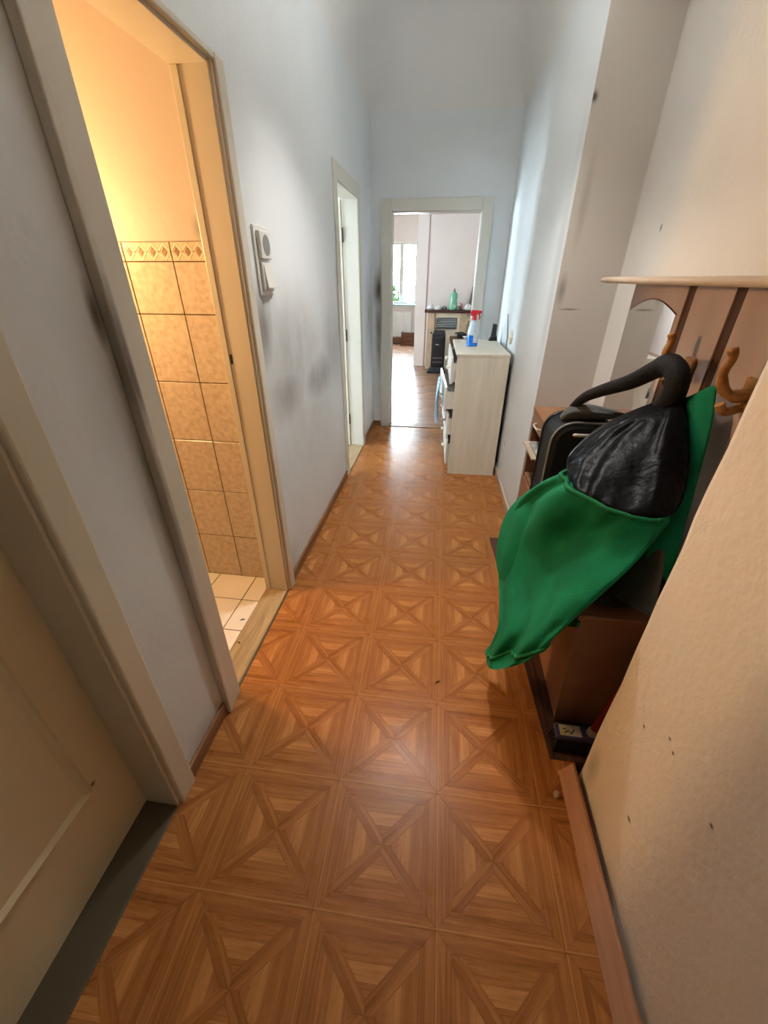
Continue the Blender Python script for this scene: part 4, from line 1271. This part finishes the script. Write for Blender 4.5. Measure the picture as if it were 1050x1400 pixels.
# grey garment thrown over the top of the suitcase
M_GREYD = mat('dark_grey_knit', (0.045, 0.047, 0.050), 0.9, 0.3, 25, bump=0.5, bscale=90, sheen=0.3)


def loft(name, rows, m, n=28, cam_bias=(0, 0, 0), fold=0.0, ff=9.0, seed=0.0, parent=None, cap=True, k=4, pinch=1.0):
    """cloth volume: each row = (left point, right point, half thickness); folds run along its length"""
    Ls = smooth_path([r[0] for r in rows], k)
    Rs = smooth_path([r[1] for r in rows], k)
    Ts = [v.x for v in smooth_path([(r[2], 0, 0) for r in rows], k)]
    rings = []
    for q, (a, b, t) in enumerate(zip(Ls, Rs, Ts)):
        c = (a + b) / 2
        wv = (b - a) / 2
        d = (Vector((0, 0, CAM_Z)) - c).normalized() + Vector(cam_bias)
        d = (d - wv * (d.dot(wv) / max(wv.length_squared, 1e-9))).normalized()
        ring = []
        for i in range(n):
            an = 2 * math.pi * i / n
            ca, sa = math.cos(an), math.sin(an)
            s = 1.0
            f = fold * min(1.0, max(t, 0.004) / 0.09) * min(1.0, 0.35 + q / 12) * (noise.noise((ca * ff * 0.5 + seed, sa * ff * 0.5, q * 0.035)) + 0.5 * noise.noise((ca * ff, sa * ff + seed, q * 0.09)))
            ring.append(c + wv * ca + d * (t * (abs(sa) ** pinch) * (1 if sa > 0 else -1) + f * abs(sa)))
        rings.append(ring)
    return obj(name, MB().rings(rings, cap, cap), m, parent, smooth=True, subdiv=1), rings


P_ = lambda u, v, x: at(u, v, 0, x)
PY = lambda u, v, y: at(u, v, 1, y)
g1, _ = loft('sweater', [(PY(765, 572, 1.93), PY(775, 560, 1.93), 0.02), (PY(767, 578, 1.93), PY(800, 556, 1.93), 0.07), (PY(785, 578, 1.93), PY(832, 563, 1.93), 0.08), (PY(812, 578, 1.92), PY(850, 568, 1.92), 0.06), (PY(840, 577, 1.92), PY(858, 572, 1.92), 0.02)],
             M_GREYD, 20, fold=0.03, ff=5, seed=2)
g1.location.z = 0.014
tag(g1, 'dark grey sweater crumpled on top of the black suitcase', 'sweater')

# thick black tube bent over the hook
M_FOAM = mat('black_foam_tube', (0.012, 0.011, 0.012), 0.75, 0.3, 30, bump=0.25, bscale=120, spec=0.15)
hp = [PY(784, 556, 1.93), PY(800, 543, 1.85), PY(826, 533, 1.74), PY(862, 522, 1.62), PY(895, 506, 1.53), PY(914, 498, 1.46), PY(926, 512, 1.40), PY(922, 536, 1.38), PY(908, 556, 1.40), PY(890, 572, 1.44)]
path = smooth_path(hp, 6)
nn = len(path)
rad = [0.018 + 0.016 * min(1, i / (nn * 0.55)) for i in range(nn)]
tag(obj('bent_tube', MB().tube(path, rad, 14), M_FOAM, smooth=True), 'thick black tube bent in a loop above the black lining', 'tube')

# ------------------------------------------------------------------ brown box, garments on it, green jacket
M_BOX = mat('brown_cardboard', (0.33, 0.16, 0.08), 0.6, 0.15, 6, bump=0.05)
M_BOX_T = mat('box_edge_tape', (0.30, 0.17, 0.10), 0.5, 0.1)
bxo = thing('brown_box', 'large brown box on the niche floor under the green jacket', 'box', (0.66, 1.25, 0))
b0 = [(0.530, 1.05), (0.835, 1.05), (0.835, 1.50), (0.530, 1.50)]
b1 = [(0.500, 1.055), (0.835, 1.055), (0.835, 1.50), (0.500, 1.50)]
obj('box_body', MB().rings([[(a, b, 0.0) for a, b in b0], [((a * 0.5 + c * 0.5), b, 0.27) for (a, b), (c, d) in zip(b0, b1)], [(a, b, 0.545) for a, b in b1]]), M_BOX, bxo, 0.006)
obj('corner_edge', MB().extrude([(0.5275, 1.048, 0.002), (0.5345, 1.048, 0.002), (0.5045, 1.053, 0.543), (0.4975, 1.053, 0.543)], (0, 0.004, 0)), M_BOX_T, bxo)
obj('scuff', MB().extrude([(0.566, 1.0515, 0.190), (0.588, 1.0515, 0.186), (0.589, 1.0515, 0.191), (0.568, 1.0515, 0.196)], (0, -0.0015, 0)), M_SHELF, bxo)

M_DARKG = mat('dark_navy_cloth', (0.012, 0.013, 0.018), 0.85, 0.3, 20, bump=0.3, bscale=90)
M_GREYC = mat('pale_grey_cloth', (0.085, 0.080, 0.068), 0.85, 0.25, 14, bump=0.3, bscale=90)
g2, _ = loft('trousers', [((0.505, 1.10, 0.575), (0.60, 1.07, 0.575), 0.02), ((0.49, 1.16, 0.61), (0.74, 1.10, 0.60), 0.055), ((0.47, 1.30, 0.63), (0.80, 1.20, 0.62), 0.075), ((0.47, 1.42, 0.64), (0.80, 1.42, 0.64), 0.075), ((0.52, 1.5, 0.62), (0.78, 1.5, 0.62), 0.03)],
             M_DARKG, 24, fold=0.02, ff=5, seed=4)
tag(g2, 'dark trousers heaped on the brown box', 'trousers')
g3, _ = loft('shirt', [(P_(862, 700, 0.66), P_(905, 690, 0.72), 0.02), (P_(850, 748, 0.64), P_(910, 730, 0.70), 0.035), (P_(838, 785, 0.62), P_(905, 780, 0.66), 0.03), (P_(836, 806, 0.60), P_(898, 815, 0.64), 0.03), (P_(850, 822, 0.595), P_(892, 836, 0.62), 0.02), (P_(872, 834, 0.59), P_(886, 842, 0.60), 0.008)],
             M_GREYC, 20, fold=0.015, ff=6, seed=8)
tag(g3, 'pale grey shirt hanging beside the green jacket over the brown box', 'shirt')

M_GREEN = mat('green_jersey', (0.003, 0.15, 0.063), 0.8, 0.25, 7, bump=0.22, bscale=160, spec=0.15)
M_GREEN_R = mat('green_rib', (0.006, 0.15, 0.055), 0.8, 0.2, 60, bump=0.3, bscale=200, spec=0.2)
M_NYLON = mat('black_nylon', (0.0035, 0.0035, 0.0045), 0.33, 0.3, 10, bump=0.5, bscale=30, spec=0.07)
jk = thing('green_jacket', 'green jacket with shiny black lining hanging from the coat rack', 'jacket', (0.60, 1.3, 0.55))
rows = [(P_(783, 642, 0.46), P_(900, 712, 0.60), 0.11),
        (P_(752, 656, 0.44), P_(902, 722, 0.60), 0.125),
        (P_(722, 680, 0.415), P_(893, 735, 0.585), 0.13),
        (P_(702, 715, 0.385), P_(878, 755, 0.56), 0.13),
        (P_(692, 758, 0.36), P_(860, 778, 0.53), 0.12),
        (P_(690, 802, 0.335), P_(828, 808, 0.485), 0.105),
        (P_(688, 845, 0.31), P_(790, 842, 0.43), 0.085),
        (P_(676, 872, 0.287), P_(762, 868, 0.385), 0.065),
        (P_(669, 888, 0.277), P_(742, 888, 0.36), 0.055),
        (P_(671, 902, 0.272), P_(722, 902, 0.33), 0.045),
        (P_(680, 911, 0.270), P_(700, 911, 0.30), 0.02)]
body, rings = loft('sleeve_and_front', rows, M_GREEN, 44, (0, 0, -0.35), fold=0.075, ff=5.0, seed=1.7, parent=jk, k=6)
rim = rings[0]
obj('hem_binding', MB().tube(rim + [rim[0]], 0.007, 8), M_GREEN_R, jk, smooth=True)
lrows = [(P_(787, 646, 0.465), P_(897, 711, 0.60), 0.100),
         (P_(788, 632, 0.475), P_(915, 702, 0.63), 0.115),
         (P_(792, 615, 0.49), P_(926, 675, 0.66), 0.12),
         (P_(806, 597, 0.525), P_(931, 640, 0.68), 0.115),
         (P_(832, 577, 0.58), P_(934, 602, 0.70), 0.095),
         (P_(862, 562, 0.63), P_(934, 574, 0.715), 0.07),
         (P_(888, 552, 0.675), P_(930, 557, 0.72), 0.04),
         (P_(902, 548, 0.70), P_(922, 550, 0.72), 0.015)]
loft('lining', lrows, M_NYLON, 44, (0, 0, -0.35), fold=0.05, ff=11, seed=6.1, parent=jk, k=6)
srow = [(P_(748, 660, 0.44), P_(770, 662, 0.45), 0.015),
        (P_(728, 672, 0.42), P_(762, 690, 0.44), 0.05),
        (P_(707, 698, 0.39), P_(748, 722, 0.42), 0.075),
        (P_(695, 732, 0.365), P_(733, 752, 0.40), 0.075),
        (P_(689, 768, 0.345), P_(716, 782, 0.375), 0.06),
        (P_(690, 795, 0.335), P_(704, 803, 0.35), 0.03),
        (P_(694, 806, 0.332), P_(698, 808, 0.338), 0.008)]
loft('folded_sleeve', srow, M_GREEN, 24, (-0.6, 0, 0), fold=0.02, ff=5, seed=9.2, parent=jk, k=5)
crow = [(P_(974, 527, 0.765), P_(980, 529, 0.765), 0.006),
        (P_(945, 541, 0.76), P_(978, 543, 0.765), 0.012),
        (P_(922, 552, 0.755), P_(974, 575, 0.765), 0.016),
        (P_(915, 600, 0.745), P_(964, 618, 0.76), 0.018),
        (P_(910, 660, 0.73), P_(950, 668, 0.755), 0.02),
        (P_(900, 715, 0.70), P_(936, 720, 0.74), 0.025),
        (P_(885, 740, 0.66), P_(925, 765, 0.72), 0.03),
        (P_(880, 760, 0.64), P_(912, 800, 0.70), 0.02)]
loft('collar_and_back', crow, M_GREEN, 28, fold=0.012, ff=6, seed=3.3, parent=jk, k=5)
cuffL = rings[-14]
obj('cuff_band', MB().tube([p + (p - sum(cuffL, Vector()) / len(cuffL)) * 0.02 for p in cuffL] + [cuffL[0]], 0.006, 6), M_GREEN_R, jk, smooth=True)
zp = P_(697, 788, 0.338)
obj('zip_pull', MB().box(zp.x - 0.010, zp.x + 0.008, zp.y - 0.012, zp.y - 0.004, zp.z - 0.025, zp.z + 0.012), M_PIPE, jk, 0.003)
obj('drawstring_tab', MB().extrude([P_(757, 846, 0.465), P_(770, 842, 0.47), P_(790, 850, 0.475), P_(786, 858, 0.472), P_(772, 856, 0.468)], (0.012, 0.004, 0)), M_GREEN_R, jk, 0.002)

# ------------------------------------------------------------------ broom
M_BLUEP = mat('blue_brush_block', (0.05, 0.045, 0.15), 0.35, 0.15)
M_BRIS = mat('dark_bristles', (0.012, 0.011, 0.013), 0.8, 0.4, 40)
br = thing('broom', 'blue-headed broom with red handle standing at the near wall corner', 'broom', (0.57, 0.945, 0))
hx0, hx1, hy0, hy1 = 0.497, 0.640, 0.930, 0.985
obj('broom_head', MB().box(hx0, hx1, hy0, hy1, 0.058, 0.084), M_BLUEP, br, 0.008)
lb_ = obj('paper_label', MB().box(hx0 + 0.014, hx0 + 0.088, hy0 + 0.006, hy1 - 0.008, 0.0842, 0.0850), mat('label_white', (0.50, 0.47, 0.40), 0.5, 0.1), br)
sq = MB()
for a_, b_ in (((0.026, 0.016), (0.040, 0.026)), ((0.040, 0.026), (0.048, 0.014)), ((0.048, 0.014), (0.060, 0.030)), ((0.020, 0.030), (0.034, 0.032))):
    sq.tube([(hx0 + a_[0] + 0.005, hy0 + a_[1], 0.0852), (hx0 + b_[0] + 0.005, hy0 + b_[1], 0.0852)], 0.002, 5)
obj('printed_mark', sq, M_BLACK, lb_)
obj('yellow_print', MB().box(hx0 + 0.018, hx0 + 0.034, hy0 + 0.010, hy0 + 0.022, 0.0850, 0.0855), mat('label_yellow', (0.48, 0.40, 0.08), 0.5), lb_)
tf = MB()
for i in range(15):
    for j in range(5):
        x_, y_ = hx0 + 0.006 + i * 0.0094, hy0 + 0.004 + j * 0.0118
        tf.tube([(x_, y_, 0.058), (x_ + (i - 7) * 0.0006, y_ + (j - 2) * 0.003, 0.002)], [0.0042, 0.0052], 5)
tag(obj('bristles', tf, M_BRIS, br), kind='stuff')
hb0, hb1 = Vector((0.622, 0.957, 0.080)), Vector((0.785, 1.00, 1.02))
dv = (hb1 - hb0).normalized()
obj('collar', MB().lathe([(0.018, 0.0), (0.017, 0.02), (0.015, 0.028)], hb0, 16, dv), mat('collar_white', (0.50, 0.46, 0.40), 0.4), br)
obj('handle', MB().tube([hb0 + dv * 0.025, hb1], 0.0135, 12), mat('red_handle_paint', (0.30, 0.018, 0.015), 0.4, 0.15), br, smooth=True)

# ------------------------------------------------------------------ crumbs on the floors
tag(blob('paper_scrap', (0.478, 0.775, 0.0045), (0.011, 0.013, 0.007), mat('scrap', (0.40, 0.27, 0.18), 0.6), amp=0.7, nu=12, nv=8, seed=2), 'small crumpled scrap on the floor beside the pinkish wall strip', 'scrap')
M_DEB = mat('dark_debris', (0.03, 0.02, 0.015), 0.8)
for (x_, y_, z_, a_, lb_) in ((-0.915, 1.385, 0.0022, 0.5, 'tiny dark crumb lying on the bathroom floor tile'), (-0.862, 1.235, 0.0102, -0.4, 'tiny dark crumb lying on the bathroom threshold'), (0.071, 1.157, 0.0022, 0.7, 'tiny dark crumb in the middle of the corridor floor')):
    o = obj('crumb', MB().tube([(-0.012, 0, 0), (0.002, 0.002, 0.001), (0.012, -0.001, 0)], [0.001, 0.003, 0.0015], 6), M_DEB)
    o.location, o.rotation_euler = (x_, y_, z_), (0, 0, a_)
    tag(o, lb_, 'crumb')
